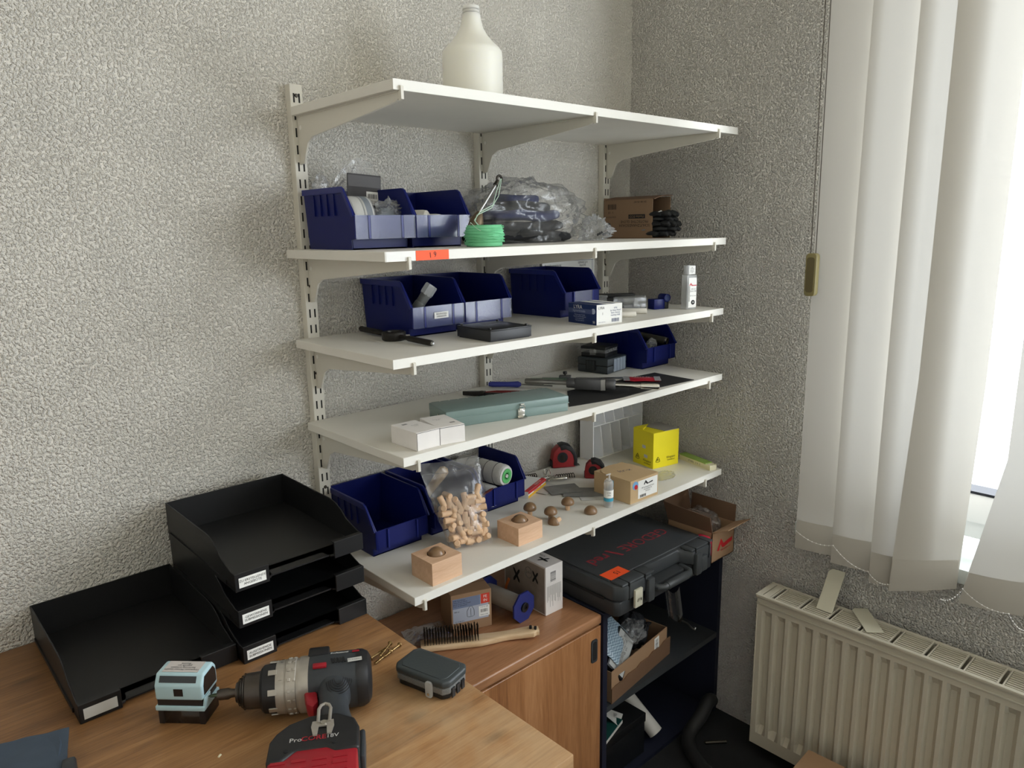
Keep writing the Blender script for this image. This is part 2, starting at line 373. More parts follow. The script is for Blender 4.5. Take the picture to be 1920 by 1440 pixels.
struct(g.build('window_sill', 'sill_stone', wn, bevel=0.004))
# ---------------------------------------------------------------- vertical blind
blind = thing('vertical_blind', 'white vertical blind with slightly open slats hanging before the window', 'blind', (0, 0, 0))
rail = G().bb(-0.09, -0.04, -3.05, -0.585, 2.30, 2.335).build('head_rail', 'pvc_white', blind, bevel=0.003)
for yy in (-0.8, -1.8, -2.8): G().bb(-0.045, 0.0, yy-0.02, yy+0.02, 2.335, 2.345).build('wall_bracket', 'steel_white', rail, smooth=False)
def slat(yl, yr, label, z0=0.60, prof=None, tilt=0.03, curl=0.006, xc=-0.065, seed=0, zb=(0, 0)):
    """cloth strip: left edge yl nearer the room, right edge yr nearer the window; prof(z01) -> (dyl, dyr, extra tilt)"""
    ym = (yl+yr)/2
    def pt(u, v):
        z = z0+(2.30-z0)*v
        a, b, e = prof(v) if prof else (0, 0, 0)
        L_, R_ = yl+a, yr+b
        y = L_+(R_-L_)*u
        x = (u-0.5)*2*(tilt+e)/2 - curl*math.sin(PI*u) + 0.003*math.sin(5*v+seed)
        zz = z + (zb[0]*(1-u)+zb[1]*u)*max(0, 1-v*6)
        return (x, y-ym, zz-z0)
    g = G(); g.sheet(pt, 10, 60); t = g.build('slat', 'blind_cloth', blind, ang=80, loc=(xc, ym, z0)); t['label'] = label
    g = G()
    h = 0.075
    def hem(u, v):
        p = Vector(pt(0.015+0.97*u, v*h/(2.30-z0))); p.x -= 0.0025*math.sin(PI*v)+0.0008; return p
    g.sheet(hem, 10, 4); g.build('hem_pocket', 'blind_cloth', t, ang=80)
    g = G(); p = pt(0.5, 1.0)
    g.bb(p[0]-.004, p[0]+.004, p[1]-.02, p[1]+.02, 1.69+(0.60-z0), 1.702+(0.60-z0)); g.build('hanger', 'pvc_white', t, smooth=False)
    return t
slat(-0.605, -0.722, 'white slat hanging closest to the room corner, beside the brass cord weight', z0=0.625, tilt=0.03, seed=1)
slat(-0.697, -0.815, 'second white slat counted from the room corner', z0=0.615, tilt=0.03, seed=2)
slat(-0.790, -0.907, 'third blind slat from the corner, narrowly showing between its neighbours', z0=0.60, tilt=0.034, seed=3)
slat(-0.858, -0.972, 'wide blind slat left of the bright window gap, hem pocket hanging open', z0=0.612, tilt=0.04, seed=4,
     prof=lambda v: (0.018*max(0, 1-v*3.5), 0.012*max(0, 1-v*3.5), 0.02*max(0, 1-v*2.5)), zb=(-0.012, 0.016))
slat(-1.036, -1.12, 'rightmost blind slat, twisted towards the bottom beside the bright gap', z0=0.62, tilt=0.05, seed=5,
     prof=lambda v: (0.058*max(0, 1-v*5)**1.0 if v < 0.2 else 0, 0.03*max(0, 1-v*5), -0.02*max(0, 1-v*5)))
# bead chain along the slat bottoms
def chain(name, pts, label):
    o = Vector(pts[0]); path = []
    for a, b, sag in [(Vector(pts[i]), Vector(pts[i+1]), 0.012) for i in range(len(pts)-1)]:
        for k in range(9):
            u = k/9; p = a.lerp(b, u); p.z -= sag*4*u*(1-u); path.append(p-o)
    path.append(Vector(pts[-1])-o)
    g = G(); g.tube(path, 0.0005, 5); t = g.build(name, 'bead_chain', blind, loc=pts[0]); t['label'] = label
    g = G()
    d = 0
    for i in range(0, len(path)-1):
        g.lathe([(0, -0.0016), (0.0014, -0.0008), (0.0014, 0.0008), (0, 0.0016)], 6, c=path[i])
    stuff(g.build('beads', 'bead_chain', t))
chain('bead_chain', [(-0.09, -0.612, 0.675), (-0.088, -0.705, 0.665), (-0.09, -0.79, 0.628), (-0.10, -0.845, 0.62)], 'white bead chain linking the hems of the slats near the corner')
chain('bead_chain', [(-0.085, -0.945, 0.615), (-0.088, -0.985, 0.655), (-0.105, -1.075, 0.64), (-0.09, -1.11, 0.61)], 'white bead chain hanging across the rightmost blind slat')
# pull cord with brass weight
g = G(); g.tube([(0, 0.006, 0.097), (0, 0.009, 0.5), (0, 0.014, 1.075)], 0.0011, 6); g.tube([(0, -0.006, 0.097), (0, -0.003, 0.5), (0, 0.003, 1.075)], 0.0011, 6); t = g.build('pull_cord', 'cord_dark', blind, loc=(-0.098, -0.612, 1.26)); t['label'] = 'dark pull cord with olive brass weight'
g = G(); g.prism(rrect(0.026, 0.098, 0.008, 4, 0, 0.05), -0.009, 0.009, 'yz'); g.build('weight', 'handle_brass', t, bevel=0.002)
g = G(); g.prism(rrect(0.018, 0.08, 0.006, 4, 0, 0.05), -0.0105, -0.0085, 'yz'); g.build('weight_face', mat('brass_dark', (98, 88, 56), 0.5), t)
g = G()
for k in range(150):
    z = 0.02+k*0.0068; g.lathe([(0, -.0016), (.0013, 0), (0, .0016)], 5, c=(0.012, 0.018+0.004*math.sin(z*3), z))
stuff(g.build('bead_line', 'cord_dark', t))
g = G(); g.bb(-0.012, 0.03, -0.004, 0.03, 1.05, 1.08); g.build('guide', 'pvc_white', t)

# ---------------------------------------------------------------- radiator
t = thing('radiator', 'beige panel radiator with vertical flutes and top grille under the window', 'radiator', (0, -0.53, 0.043))
RL, RH = 1.35, 0.442      # along -y, height
g = G(); xf = -0.112
# front skin: frame plus fluted field
pitch = 0.0364; n = int((RL-0.03)/pitch); zb, zt = 0.036, 0.398
def col_prof(k, top):    # x offset across one flute
    return [(0.0, 0.0), (0.10, 0.0), (0.26, 0.014), (0.60, 0.014), (0.86, 0.0), (1.0, 0.0)]
vs, fs = [], []
ys = []
for k in range(n):
    for u, d in col_prof(k, 0)[:-1]: ys.append((0.012+(k+u)*pitch, d))
ys.append((0.012+n*pitch, 0.0))
rows = [(0.0, 0), (zb, 0), (zb+0.02, 1), (zt-0.02, 1), (zt, 0), (RH-0.008, 0)]
ys = [(0, 0)]+ys+[(RL, 0)]
for z, on in rows:
    for y, d in ys: vs.append((xf+d*on, -y, z))
m_ = len(ys)
for r in range(len(rows)-1):
    for i in range(m_-1): fs.append((r*m_+i, r*m_+i+1, (r+1)*m_+i+1, (r+1)*m_+i))
g.add(vs, fs); g.build('front_panel', 'radiator_paint', t, ang=20)
g = G(); g.bb(-0.04, -0.034, -RL, 0, 0, RH-0.01); g.build('rear_panel', 'radiator_paint', t, smooth=False)
for y in (0.0, -RL+0.003):
    g = G(); g.bb(-0.113, -0.03, y-0.003, y, 0.0, RH+0.001); g.build('end_cover', 'radiator_paint', t, bevel=0.001)
g = G(); g.bb(-0.09, -0.052, -RL+0.02, -0.02, 0.05, RH-0.05); g.build('convector', 'radiator_dark', t, smooth=False)
g = G(); g.bb(-0.118, -0.108, -RL, 0, RH-0.012, RH-0.004); g.bb(-0.1155, -0.1, -RL, 0, RH-0.03, RH-0.024); g.build('front_trim', 'radiator_paint', t, bevel=0.002)
gr = G(); gr.bb(-0.121, -0.111, -RL, 0.001, RH-0.006, RH); gr.bb(-0.039, -0.029, -RL, 0.001, RH-0.006, RH)
gr.bb(-0.113, -0.035, -0.014, 0, RH-0.006, RH); gr.bb(-0.113, -0.035, -0.034, -0.017, RH-0.006, RH)
grill = gr.build('grille_frame', 'radiator_paint', t, bevel=0.001, seg=1)
bar = None; y = -0.037
fin = None
while y > -RL:
    for yy in (y, y-0.0105):
        if bar is None:
            b = G(); b.box((-0.075, 0, RH-0.006), (0.076, 0.0035, 0.006)); bar = b.build('grille_bar', 'radiator_paint', grill, bevel=0.001, seg=1, loc=(0, yy, 0))
        else:
            c = bar.copy(); COL.objects.link(c); c.location = (0, yy, 0)
    for k in range(8):
        x = -0.1060+k*0.0088
        if fin is None:
            b = G(); b.box((0, -0.031, RH-0.006), (0.0034, 0.058, 0.0055)); fin = b.build('grille_fin', 'radiator_paint', grill, smooth=False, loc=(x, y-0.0115, 0))
        else:
            c = fin.copy(); COL.objects.link(c); c.location = (x, y-0.0115, 0)
    y -= 0.0722
for y in (-0.15, -1.2):
    g = G(); g.bb(-0.034, 0.0, y-0.015, y+0.015, 0.05, 0.40); g.build('wall_bracket', 'radiator_paint', t, smooth=False)
g = G(); g.bb(-0.09, -0.05, -RL+0.1, -RL+0.13, -0.043, 0.06); g.build('foot', 'radiator_paint', t, smooth=False)
# two loose metal plates
def plate(label, pts, rot):
    g = G(); g.prism([(-0.02, 0), (0.02, 0), (0.02, 0.098), (0.012, 0.108), (-0.02, 0.108)], -0.001, 0.001, 'yz')
    o = g.build('metal_plate', 'plate_metal', bevel=0.0005, seg=1); o.location = pts; o.rotation_euler = rot
    return tag(o, label, 'metal plate', 'loose plates on the radiator')
plate('loose metal plate leaning upright against the wall on the radiator grille', (-0.083, -0.693, 0.4855), (0, 0.62, 0.0))
plate('loose metal plate lying flat across the radiator grille', (-0.098, -0.822, 0.4875), (0.0, 1.555, 0.72))

# ---------------------------------------------------------------- wall shelving
UX = (-1.052, -0.581, -0.128)
ZS = (1.6632, 1.3939, 1.2145, 1.0394, 0.7707); XL = (-1.066, -1.098, -1.093, -1.082, -1.073); XR = (-0.040, -0.074, -0.072, -0.064, -0.047)
FY = -0.37; TH = 0.0165
names = ('leftmost', 'middle', 'rightmost')
for k, x in enumerate(UX):
    t = thing('shelf_upright', ('slotted cream steel upright at the open left end of the shelves', 'slotted cream steel upright in the middle behind the shelves', 'slotted cream steel upright closest to the room corner')[k], 'shelf upright', (x, 0, 0.70), group='shelf uprights')
    g = G(); w = 0.013
    g.bb(-w, -w+0.003, -0.018, 0, 0, 1.006); g.bb(w-0.003, w, -0.018, 0, 0, 1.006); g.bb(-w, w, -0.02, -0.017, 0, 1.006)
    g.build('channel', 'steel_white', t, bevel=0.0008, seg=1)
    g = G()
    for j in range(31):
        z = 0.012+j*0.032
        for xx in (-0.0055, 0.0055): g.bb(xx-0.0016, xx+0.0016, -0.0204, -0.019, z, z+0.017)
    stuff(g.build('slots', 'slot_dark', t, smooth=False))
    for z in (0.985, 0.62, 0.44, 0.19):
        g = G(); g.cyl((0, -0.0195, z), (0, -0.0225, z), 0.0042, 0.003, 10); g.build('screw', 'steel_dark', t)
sh_lab = ('highest white shelf board holding only the empty bottle', 'white shelf board with the orange 19 sticker on its front edge', 'white shelf board carrying the blue-white chalk box', 'white shelf board carrying the green-grey metal toolbox', 'lowest white shelf board with the wooden mushrooms and dowel bag')
br_pos = ('left end', 'middle', 'right end'); br_sh = ('highest shelf', 'shelf with the orange 19 sticker', 'shelf with the chalk box', 'shelf with the metal toolbox', 'lowest shelf')
first = None
for i, z in enumerate(ZS):
    o = thing('shelf_board', sh_lab[i], 'shelf', (XL[i], 0, z-TH), group='white wall shelf boards')
    w = XR[i]-XL[i]
    G().bb(0, w, FY+0.0015, -0.02, 0, TH).build('board', 'shelf_white', o, bevel=0.0008, seg=1)
    G().bb(0, w, FY, FY+0.0015, 0, TH).build('front_edging', 'shelf_edge', o, smooth=False)
    for k, x in enumerate(UX):
        lab = 'grey-white steel bracket at the %s under the %s' % (br_pos[k], br_sh[i])
        if first is None:
            t = thing('shelf_bracket', lab, 'bracket', (x, 0, z-TH), group='shelf brackets')
            g = G()
            prof = [(-0.0205, 0.0), (-0.366, 0.0), (-0.366, -0.012), (-0.355, -0.016), (-0.075, -0.042), (-0.055, -0.052), (-0.036, -0.088), (-0.0205, -0.090)]
            prof = [(a, b-0.0003) for a, b in prof]
            g.prism(prof, -0.0022, 0.0022, 'yz'); g.build('arm', 'steel_white', t, bevel=0.0005, seg=1)
            g = G(); g.bb(-0.0045, 0.0045, -0.366, -0.021, -0.0022, -0.0002); g.build('top_flange', 'steel_white', t, smooth=False)
            g = G(); g.prism([(-0.3665, -0.016), (-0.3745, -0.014), (-0.3745, 0.006), (-0.3712, 0.007), (-0.3705, -0.0004), (-0.3665, -0.0004)], -0.0026, 0.0026, 'yz'); g.build('hook', 'steel_white', t, smooth=False)
            g = G(); g.cyl((-0.003, -0.032, -0.022), (-0.0022, -0.032, -0.022), 0.004, n=12); g.build('rivet', 'shelf_edge', t)
            first = t
        else:
            t = copy_tree(first); t.location = (x, 0, z-TH); t['label'] = lab
# orange number sticker and white tape on the second shelf edge
t = thing('orange_sticker', 'orange sticker with handwritten 19 on the white shelf edge', 'sticker', (-1.0, FY-0.0005, ZS[1]-TH))
# ---------------------------------------------------------------- desk and cabinet
t = thing('desk', 'pine desk with worn front corner carrying trays and drill', 'desk', (-1.145, 0, 0))
DX = -1.15
g = G(); g.bb(DX-0.4, 0, -0.829, -0.001, 0.725, 0.75); g.build('desktop', 'desk_pine', t, bevel=0.0015)
for x, y in ((-0.05, -0.78), (-0.05, -0.05), (DX-0.35, -0.78), (DX-0.35, -0.05)):
    g = G(); g.box((x, y, 0), (0.06, 0.06, 0.725)); g.build('leg', 'desk_pine', t, bevel=0.003)
g = G(); g.bb(DX-0.33, -0.07, -0.77, -0.75, 0.64, 0.725); g.bb(DX-0.33, -0.07, -0.08, -0.06, 0.64, 0.725); g.bb(-0.06, -0.04, -0.75, -0.08, 0.64, 0.725); g.build('apron', 'desk_edge', t, smooth=False)
t = thing('cabinet', 'low beech cabinet with sliding door standing between desk and corner', 'cabinet', (-1.10, 0, 0))
CW = 0.565
g = G(); g.bb(0, CW, -0.36, -0.005, 0.497, 0.521); g.build('top', 'cabinet_top', t, bevel=0.005, seg=3)
g = G(); g.bb(CW-0.018, CW-0.002, -0.335, -0.005, 0.0, 0.497); g.build('side_panel', 'cabinet_beech', t, smooth=False)
g = G(); g.bb(0, 0.016, -0.335, -0.005, 0.0, 0.497); g.build('side_panel', 'cabinet_beech', t, smooth=False)
g = G(); g.bb(0.016, CW-0.018, -0.33, -0.31, 0.0, 0.06); g.bb(0.016, CW-0.018, -0.02, -0.008, 0.06, 0.497); g.build('carcass', 'cabinet_beech', t, smooth=False)
for x0, x1 in ((0.001, CW-0.001),):
    g = G(); g.bb(x0, x1, -0.358, -0.338, 0.03, 0.492); d = g.build('door', 'cabinet_beech', t, bevel=0.001, seg=1)
    hx = x1-0.025
    g = G(); g.prism(rrect(0.022, 0.06, 0.006, 4, hx, 0.435), -0.360, -0.357); h = g.build('handle', 'dark_grey', d)
    g = G(); g.prism(rrect(0.013, 0.048, 0.005, 4, hx+0.001, 0.435), -0.3605, -0.3598); g.build('handle_recess', 'slot_dark', h)
# ---------------------------------------------------------------- sticker and tape on the second shelf edge
t = bpy.data.objects['orange_sticker']; t.location = (-1.002, FY-0.0003, ZS[1]-TH)
patch('sticker', 0.070, TH, 'orange_label', t, FRONT(0, 0, TH/2))
text('handwriting', '1 9', 'ink', t, 0.013, FRONT(0.0, -0.0006, TH/2)@Matrix.Rotation(0.1, 4, 'Z'))
t = thing('white_tape', 'strip of white tape left of the orange 19 sticker on the shelf edge', 'tape', (-1.067, FY-0.0002, ZS[1]-TH))
patch('tape_strip', 0.058, TH-0.0005, 'paper_white', t, FRONT(0, 0, TH/2))

# ---------------------------------------------------------------- blue stacking bins
mat('bin_blue', (14, 24, 90), 0.34, spec=0.3, bump=0.03, bs=400); mat('bin_rim', (20, 32, 108), 0.32)
film_mat('label_film', (186, 196, 240), 0.14, 0.05, 14, 0.25, 0.002, 0.16)
BW, BH = 0.134, 0.113
_bin = None
def make_bin():
    t = thing('storage_bin', '', 'storage bin')
    xs = lambda z, s: s*(BW/2)*(0.90+0.10*min(1, z/0.1))
    k = 0.0025
    def side(s):
        P = [(0, 0), (0, BH), (-0.142, BH), (-0.150, BH-0.004), (-0.180, 0.062), (-0.180, 0.020), (-0.160, 0.018), (-0.160, 0)]
        n = len(P); vs = [(xs(z, s), y, z) for y, z in P]+[(xs(z, s)-s*k, y, z) for y, z in P]
        fs = [tuple(range(n)), tuple(range(n, 2*n))[::-1]]+[(i, (i+1) % n, n+(i+1) % n, n+i) for i in range(n)]
        return vs, fs
    g = G()
    for s in (-1, 1): g.add(*side(s))
    def quad(a, b, th):   # wall between two (y,z) points across the width
        (y0, z0), (y1, z1) = a, b
        d = Vector((0, y1-y0, z1-z0)).normalized(); nn = Vector((0, -d.z, d.y))*th
        vs = [Vector((xs(z0,-1)+k/2, y0, z0)), Vector((xs(z0,1)-k/2, y0, z0)), Vector((xs(z1,1)-k/2, y1, z1)), Vector((xs(z1,-1)+k/2, y1, z1))]
        vs += [v+nn for v in vs]
        g.add(vs, [(0,1,2,3),(7,6,5,4),(0,1,5,4),(1,2,6,5),(2,3,7,6),(3,0,4,7)])
    quad((0, 0), (0, BH), k); quad((0, 0), (-0.160, 0), -k); quad((-0.160, 0), (-0.160, 0.022), -k); quad((-0.158, 0.0195), (-0.180, 0.0195), -k)
    g.build('body', 'bin_blue', t, smooth=False)
    g = G(); quad2 = []
    g.box((0, -0.1785, 0.0195), (BW-0.004, 0.003, 0.042)); g.build('front_panel', 'bin_blue', t, bevel=0.001, seg=1)
    g = G()
    for s in (-1, 1):
        path = [(0.003, BH-0.011), (0.003, BH), (-0.144, BH), (-0.152, BH-0.005), (-0.183, 0.061), (-0.176, 0.058), (-0.147, BH-0.012)]
        n = len(path); x0, x1 = s*(BW/2-0.001), s*(BW/2+0.0022)
        g.prism(path, min(x0, x1), max(x0, x1), 'yz')
    g.bb(-BW/2-.002, BW/2+.002, 0.0, 0.003, BH-0.011, BH)
    g.build('rim', 'bin_rim', t, bevel=0.0008, seg=1)
    for x in (-0.036, 0.036):
        g = G(); g.box((x, -0.1815, 0.02), (0.0035, 0.004, 0.041)); g.build('label_rib', 'bin_rim', t, smooth=False)
    for s in (-1, 1):
        for y in (-0.04, -0.065, -0.09, -0.115):
            g = G(); g.box((s*(BW/2-0.001), y, 0.062), (0.004, 0.002, 0.042)); g.build('side_rib', 'bin_blue', t, smooth=False)
    return t
def bin_at(x, yl, z, label, covers=False, rz=0):
    """x centre, yl front lip, z shelf"""
    global _bin
    if _bin is None: _bin = make_bin(); t = _bin
    else:
        t = copy_tree(_bin)
        for ch in [c for c in t.children if c.name.startswith('label_cover')]: bpy.data.objects.remove(ch)
    t.location = (x, yl+0.182, z); t.rotation_euler = (0, 0, rz); t['label'] = label; t['group'] = 'blue storage bins on the shelves'
    return t
def covers(t, which=(0, 1, 2)):
    for k, (x, w) in enumerate(((-0.052, 0.026), (0, 0.066), (0.052, 0.026))):
        if k in which:
            g = G(); g.box((x, -0.1835, 0.019), (w, 0.0008, 0.043)); g.build('label_cover', 'label_film', t, smooth=False)
BZ = 0.0002
binA = bin_at(-0.996, -0.222, ZS[1]+BZ, 'blue bin at the left end of the second shelf, filled with tape rolls')
binB = bin_at(-0.862, -0.222, ZS[1]+BZ, 'blue bin on the second shelf with white roller ends inside, left of the green twine')
binC = bin_at(-0.862, -0.196, ZS[2]+BZ, 'blue bin with a white paper label and a clear tube sticking out')
binD = bin_at(-0.727, -0.196, ZS[2]+BZ, 'empty blue bin with clear label covers, right of the labelled bin on the third shelf')
binE = bin_at(-0.440, -0.205, ZS[2]+BZ, 'dark blue bin behind the blue-white chalk box', rz=0.05)
binF = bin_at(-0.098, -0.200, ZS[3]+BZ, 'blue bin filled with metal tubes near the corner on the fourth shelf')
binG = bin_at(-0.972, -0.190, ZS[4]+BZ, 'empty blue bin at the left end of the lowest shelf')
binH = bin_at(-0.822, -0.188, ZS[4]+BZ, 'blue bin behind the bag of wooden dowels')
binI = bin_at(-0.668, -0.172, ZS[4]+BZ, 'blue bin holding the white and green paint roller')
covers(binA); covers(binB); covers(binC); covers(binD); covers(binE, (1,))
patch('paper_label', 0.036, 0.013, 'paper_white', binC, FRONT(0.004, -0.1846, 0.042))
text('label_print', 'BAUKASTEN\nLEIBNIZGER', 'ink', binC, 0.0048, FRONT(0.004, -0.1853, 0.042))

# ---------------------------------------------------------------- crinkled film helper
film_mat('bag_film', (236, 238, 240), 0.11, 0.5, 22, 0.22, 0.006, 0.12)
film_mat('bag_film_hazy', (232, 234, 236), 0.26, 0.5, 50, 0.4, 0.005, 0.14)
def nz(p, s, o=0): return noise.noise(Vector(p)*s+Vector((o, o*1.7, -o)))
def bag_blob(g, c, r, seed=0, flat=True, amp=0.22, fs=3.0, nu=56, nv=30, shape=None):
    def pt(u, v):
        a = 2*PI*u; b = PI*(v-0.5)
        d = Vector((math.cos(b)*math.cos(a), math.cos(b)*math.sin(a), math.sin(b)))
        k = 1+amp*(abs(nz(d, fs, seed))*2-0.6)+amp*0.5*(abs(nz(d, fs*2.3, seed+5))*2-0.5)+amp*0.22*nz(d, fs*7, seed+9)
        p = Vector((d.x*r[0]*k, d.y*r[1]*k, d.z*r[2]*k))
        if shape: p = shape(p)
        p += Vector(c)
        if flat and p.z < 0.0006: p.z = 0.0006+0.0004*abs(d.x)
        return p
    g.sheet(pt, nu, nv); return g

# ---------------------------------------------------------------- top shelf: empty spray bottle
m, nt, p = nodes('bottle_plastic')
p.inputs['Base Color'].default_value = lin((238, 237, 228)); p.inputs['Roughness'].default_value = 0.4
p.inputs['Subsurface Weight'].default_value = 0.6; p.inputs['Subsurface Radius'].default_value = (0.03, 0.03, 0.025); p.inputs['Subsurface Scale'].default_value = 0.6
t = thing('spray_bottle', 'empty milky white bottle without its spray head on the highest shelf', 'bottle', (-0.758, -0.200, ZS[0]))
g = G(); g.lathe([(0, 0), (.052, 0), (.058, .004), (.060, .01), (.060, .098), (.059, .108), (.054, .115), (.042, .126), (.031, .139), (.0235, .152), (.0195, .166), (.0185, .174), (.0185, .176), (.0, .176)], 40)
g.build('bottle', 'bottle_plastic', t, ang=50)
g = G(); g.lathe([(.0165, .174), (.0165, .192), (.0145, .1925), (.0145, .180), (0, .180)], 28)
for z in (.180, .1855): g.lathe([(.0165, z-.0012), (.0178, z), (.0165, z+.0012)], 28)
g.build('threaded_neck', 'bottle_plastic', t)

# ---------------------------------------------------------------- second shelf
Z2 = ZS[1]
mat('tape_red', (190, 44, 50), 0.4); mat('tape_grey', (150, 160, 172), 0.4); mat('card_dark', (66, 64, 66), 0.6, var=0.1, vs=60); mat('card_mid', (96, 95, 97), 0.6)
mat('roller_white', (222, 218, 206), 0.85, bump=0.4, bs=500, bd=0.001); mat('twine_green', (124, 206, 156), 0.7, bump=0.5, bs=300); mat('twine_pale', (190, 214, 196), 0.7)
# shrink-wrapped tape rolls in the first bin
for k, (y, c, lab) in enumerate(((-0.070, 'tape_red', 'shrink-wrapped tape roll with red print in the leftmost blue bin'), (-0.094, 'paper_white', 'white tape roll between the red and grey printed rolls in the bin'), (-0.118, 'tape_grey', 'tape roll with grey print standing frontmost in the leftmost bin'))):
    t = thing('tape_roll', lab, 'tape roll', (-1.036+0.0225*k, -0.126, Z2+0.004), group='tape rolls in the leftmost bin', rot=(0, 0, PI/2-.12))
    R_ = 0.0475; g = G(); M = rotm(PI/2, 0, 0)
    g.lathe([(.026, -.0095), (R_, -.0095), (R_, .0095), (.026, .0095), (.026, -.0095)], 40, M=M, c=(0, 0, R_)); g.build('roll', 'paper_white', t, bevel=0.001)
    g = G(); g.lathe([(R_+.0004, -.006), (R_+.0004, .006)], 40, M=M, c=(0, 0, R_)); g.build('print_band', c, t)
    g = G(); g.lathe([(.024, -.0105), (R_+.001, -.0105), (R_+.001, .0105), (.024, .0105)], 40, M=M, c=(0, 0, R_)); g.build('shrink_wrap', 'bag_film', t)
t = thing('packet', 'flat plastic packet with dark grey card and white barcode label in the leftmost bin', 'packet', (-0.962, -0.095, Z2+0.072), rot=(-0.10, 0.08, -0.25))
g = G(); g.bb(-0.034, 0.034, -0.0015, 0.0015, -0.035, 0.072); g.build('card', 'card_dark', t, smooth=False)
patch('header_print', 0.066, 0.022, 'card_mid', t, FRONT(0, -0.0018, 0.058))
patch('barcode_label', 0.026, 0.026, 'paper_white', t, FRONT(0.017, -0.0018, 0.026)); bars('barcode', 0.02, 0.009, 14, 'ink', t, FRONT(0.017, -0.0024, 0.030)); text('label_print', 'QTY 25\nSET 12', 'ink', t, 0.004, FRONT(0.017, -0.0024, 0.018))
def hump(u, v): 
    w = math.sin(PI*u)
    return (-0.072+0.118*u+0.004*math.sin(9*v), 0.006+0.014*math.sin(PI*v)*w+0.003*nz((u*3, v*3, 0), 3), -0.01+v*(0.038+0.080*w**0.7*(0.7+0.5*u))+0.004*nz((u, v, 1), 7))
g = G(); g.sheet(hump, 26, 16); g.build('film', 'bag_film_hazy', t)
t = thing('crumpled_film', 'crumpled clear film spilling over the right rim of the leftmost bin', 'film', (-0.95, -0.165, Z2+0.052))
bag_blob(G(), (0, 0, 0.012), (0.036, 0.022, 0.026), 3, False, 0.4, 4, 40, 22).build('film', 'bag_film_hazy', t)
bag_blob(G(), (-0.005, 0.002, 0.01), (0.022, 0.014, 0.015), 6, False, 0.3, 4, 20, 12).build('contents', 'tape_grey', t)
t = thing('film_scrap', 'small clear film tuft poking up at the back of the leftmost bin', 'film', (-1.035, -0.06, Z2+0.085))
bag_blob(G(), (0, 0, 0.022), (0.020, 0.012, 0.034), 13, False, 0.28, 3, 30, 18).build('film', 'bag_film_hazy', t)
for k, (x, y, z, r, L_, a, lab) in enumerate(((-0.872, -0.135, 0.057, 0.0165, 0.10, 0.5, 'white paint roller sleeve lying left in the second-shelf bin'), (-0.838, -0.140, 0.050, 0.0155, 0.09, 0.2, 'white paint roller sleeve lying right in the second-shelf bin'))):
    t = thing('roller_sleeve', lab, 'paint roller', (x, y, Z2+z), rz=a, group='roller sleeves in the second bin')
    M = rotm(PI/2, 0, 0); g = G(); g.lathe([(0, -.034), (r*.6, -.034), (r*.93, -.030), (r, -.022), (r, .0), (r, L_*.5), (r*.9, L_*.55), (0, L_*.55)], 24, M=M @ Matrix.Rotation(PI, 3, 'X')); g.build('sleeve', 'roller_white', t)
# green twine spool
t = thing('twine_spool', 'spool of light green twine on the second shelf beside the blue bins', 'twine spool', (-0.824, -0.300, Z2))
g = G(); pr = [(0, .001), (.034, .001), (.035, .003)]
for k in range(14): z = .004+k*.0026; r = .0345+.0035*math.sin(PI*k/13)+.0007*(-1)**k; pr += [(r, z), (r-.0006, z+.0013)]
pr += [(.0345, .041), (.0, .041)]
g.lathe(pr, 36); g.build('winding', 'twine_green', t)
g = G(); rnd = random.Random(4)
for k in range(26):
    a0 = rnd.uniform(0, 2*PI); z0 = rnd.uniform(.006, .036); dz = rnd.uniform(-.016, .016)
    g.tube([((.0375+.002*math.sin(PI*min(1, max(0, (z0+dz*u)/.04))))*math.cos(a0+2.2*u), (.0375+.002*math.sin(PI*min(1, max(0, (z0+dz*u)/.04))))*math.sin(a0+2.2*u), min(.039, max(.004, z0+dz*u))) for u in [q/8 for q in range(9)]], .0006, 5)
stuff(g.build('twine_strands', 'twine_green', t))
g = G(); g.tube([(-.036, 0, .04), (-.042, -.01, .046), (-.038, -.02, .036), (-.030, -.025, .03)], .0005, 5); g.build('loose_end', 'twine_pale', t)
# swivel tool with string in front of the big bag
t = thing('loop_handled_tool', 'steel rod tool with ring top and brown knob, string wound round it', 'tool', (-0.792, -0.262, Z2))
mat('old_brass', (112, 96, 76), 0.45, metal=0.6)
a_, b_ = Vector((-0.012, 0.004, 0.062)), Vector((0.055, 0.012, 0.132))
g = G(); g.tube([a_, a_.lerp(b_, .5), b_-(b_-a_).normalized()*.008], [.0042, .0036, .003], 12); g.build('rod', 'steel', t)
g = G(); dirv = (b_-a_).normalized(); ring = []
for k in range(18): 
    an = 2*PI*k/18; ring.append(b_+dirv*.0065*math.cos(an)+dirv.cross(Vector((0, 1, 0))).normalized()*.0065*math.sin(an))
g.tube(ring, .0026, 8, closed=True); g.cyl(b_-dirv*.018, b_-dirv*.006, .0052, .0048, 12); g.build('ring_end', 'steel_dark', t)
g = G(); g.lathe([(0, 0), (.008, .004), (.014, .014), (.0145, .026), (.010, .038), (.006, .046), (0, .048)], 20, M=rotm(0, 0.45, 0), c=(-.030, .0, .024)); g.build('knob', 'old_brass', t)
g = G(); g.tube([b_+Vector((0, -.004, 0)), (0.035, 0, .105), (0.022, -.004, .08), (-.018, -.010, .066), (-.036, -.014, .05), (-.030, -.018, .04), (-.022, -.022, .03)], .0009, 6); g.tube([b_+Vector((.002, -.004, 0)), (0.041, 0, .098), (0.018, -.004, .074), (-.026, -.010, .06), (-.034, -.014, .048), (-.024, -.02, .036)], .0009, 6); g.build('string', 'twine_pale', t)
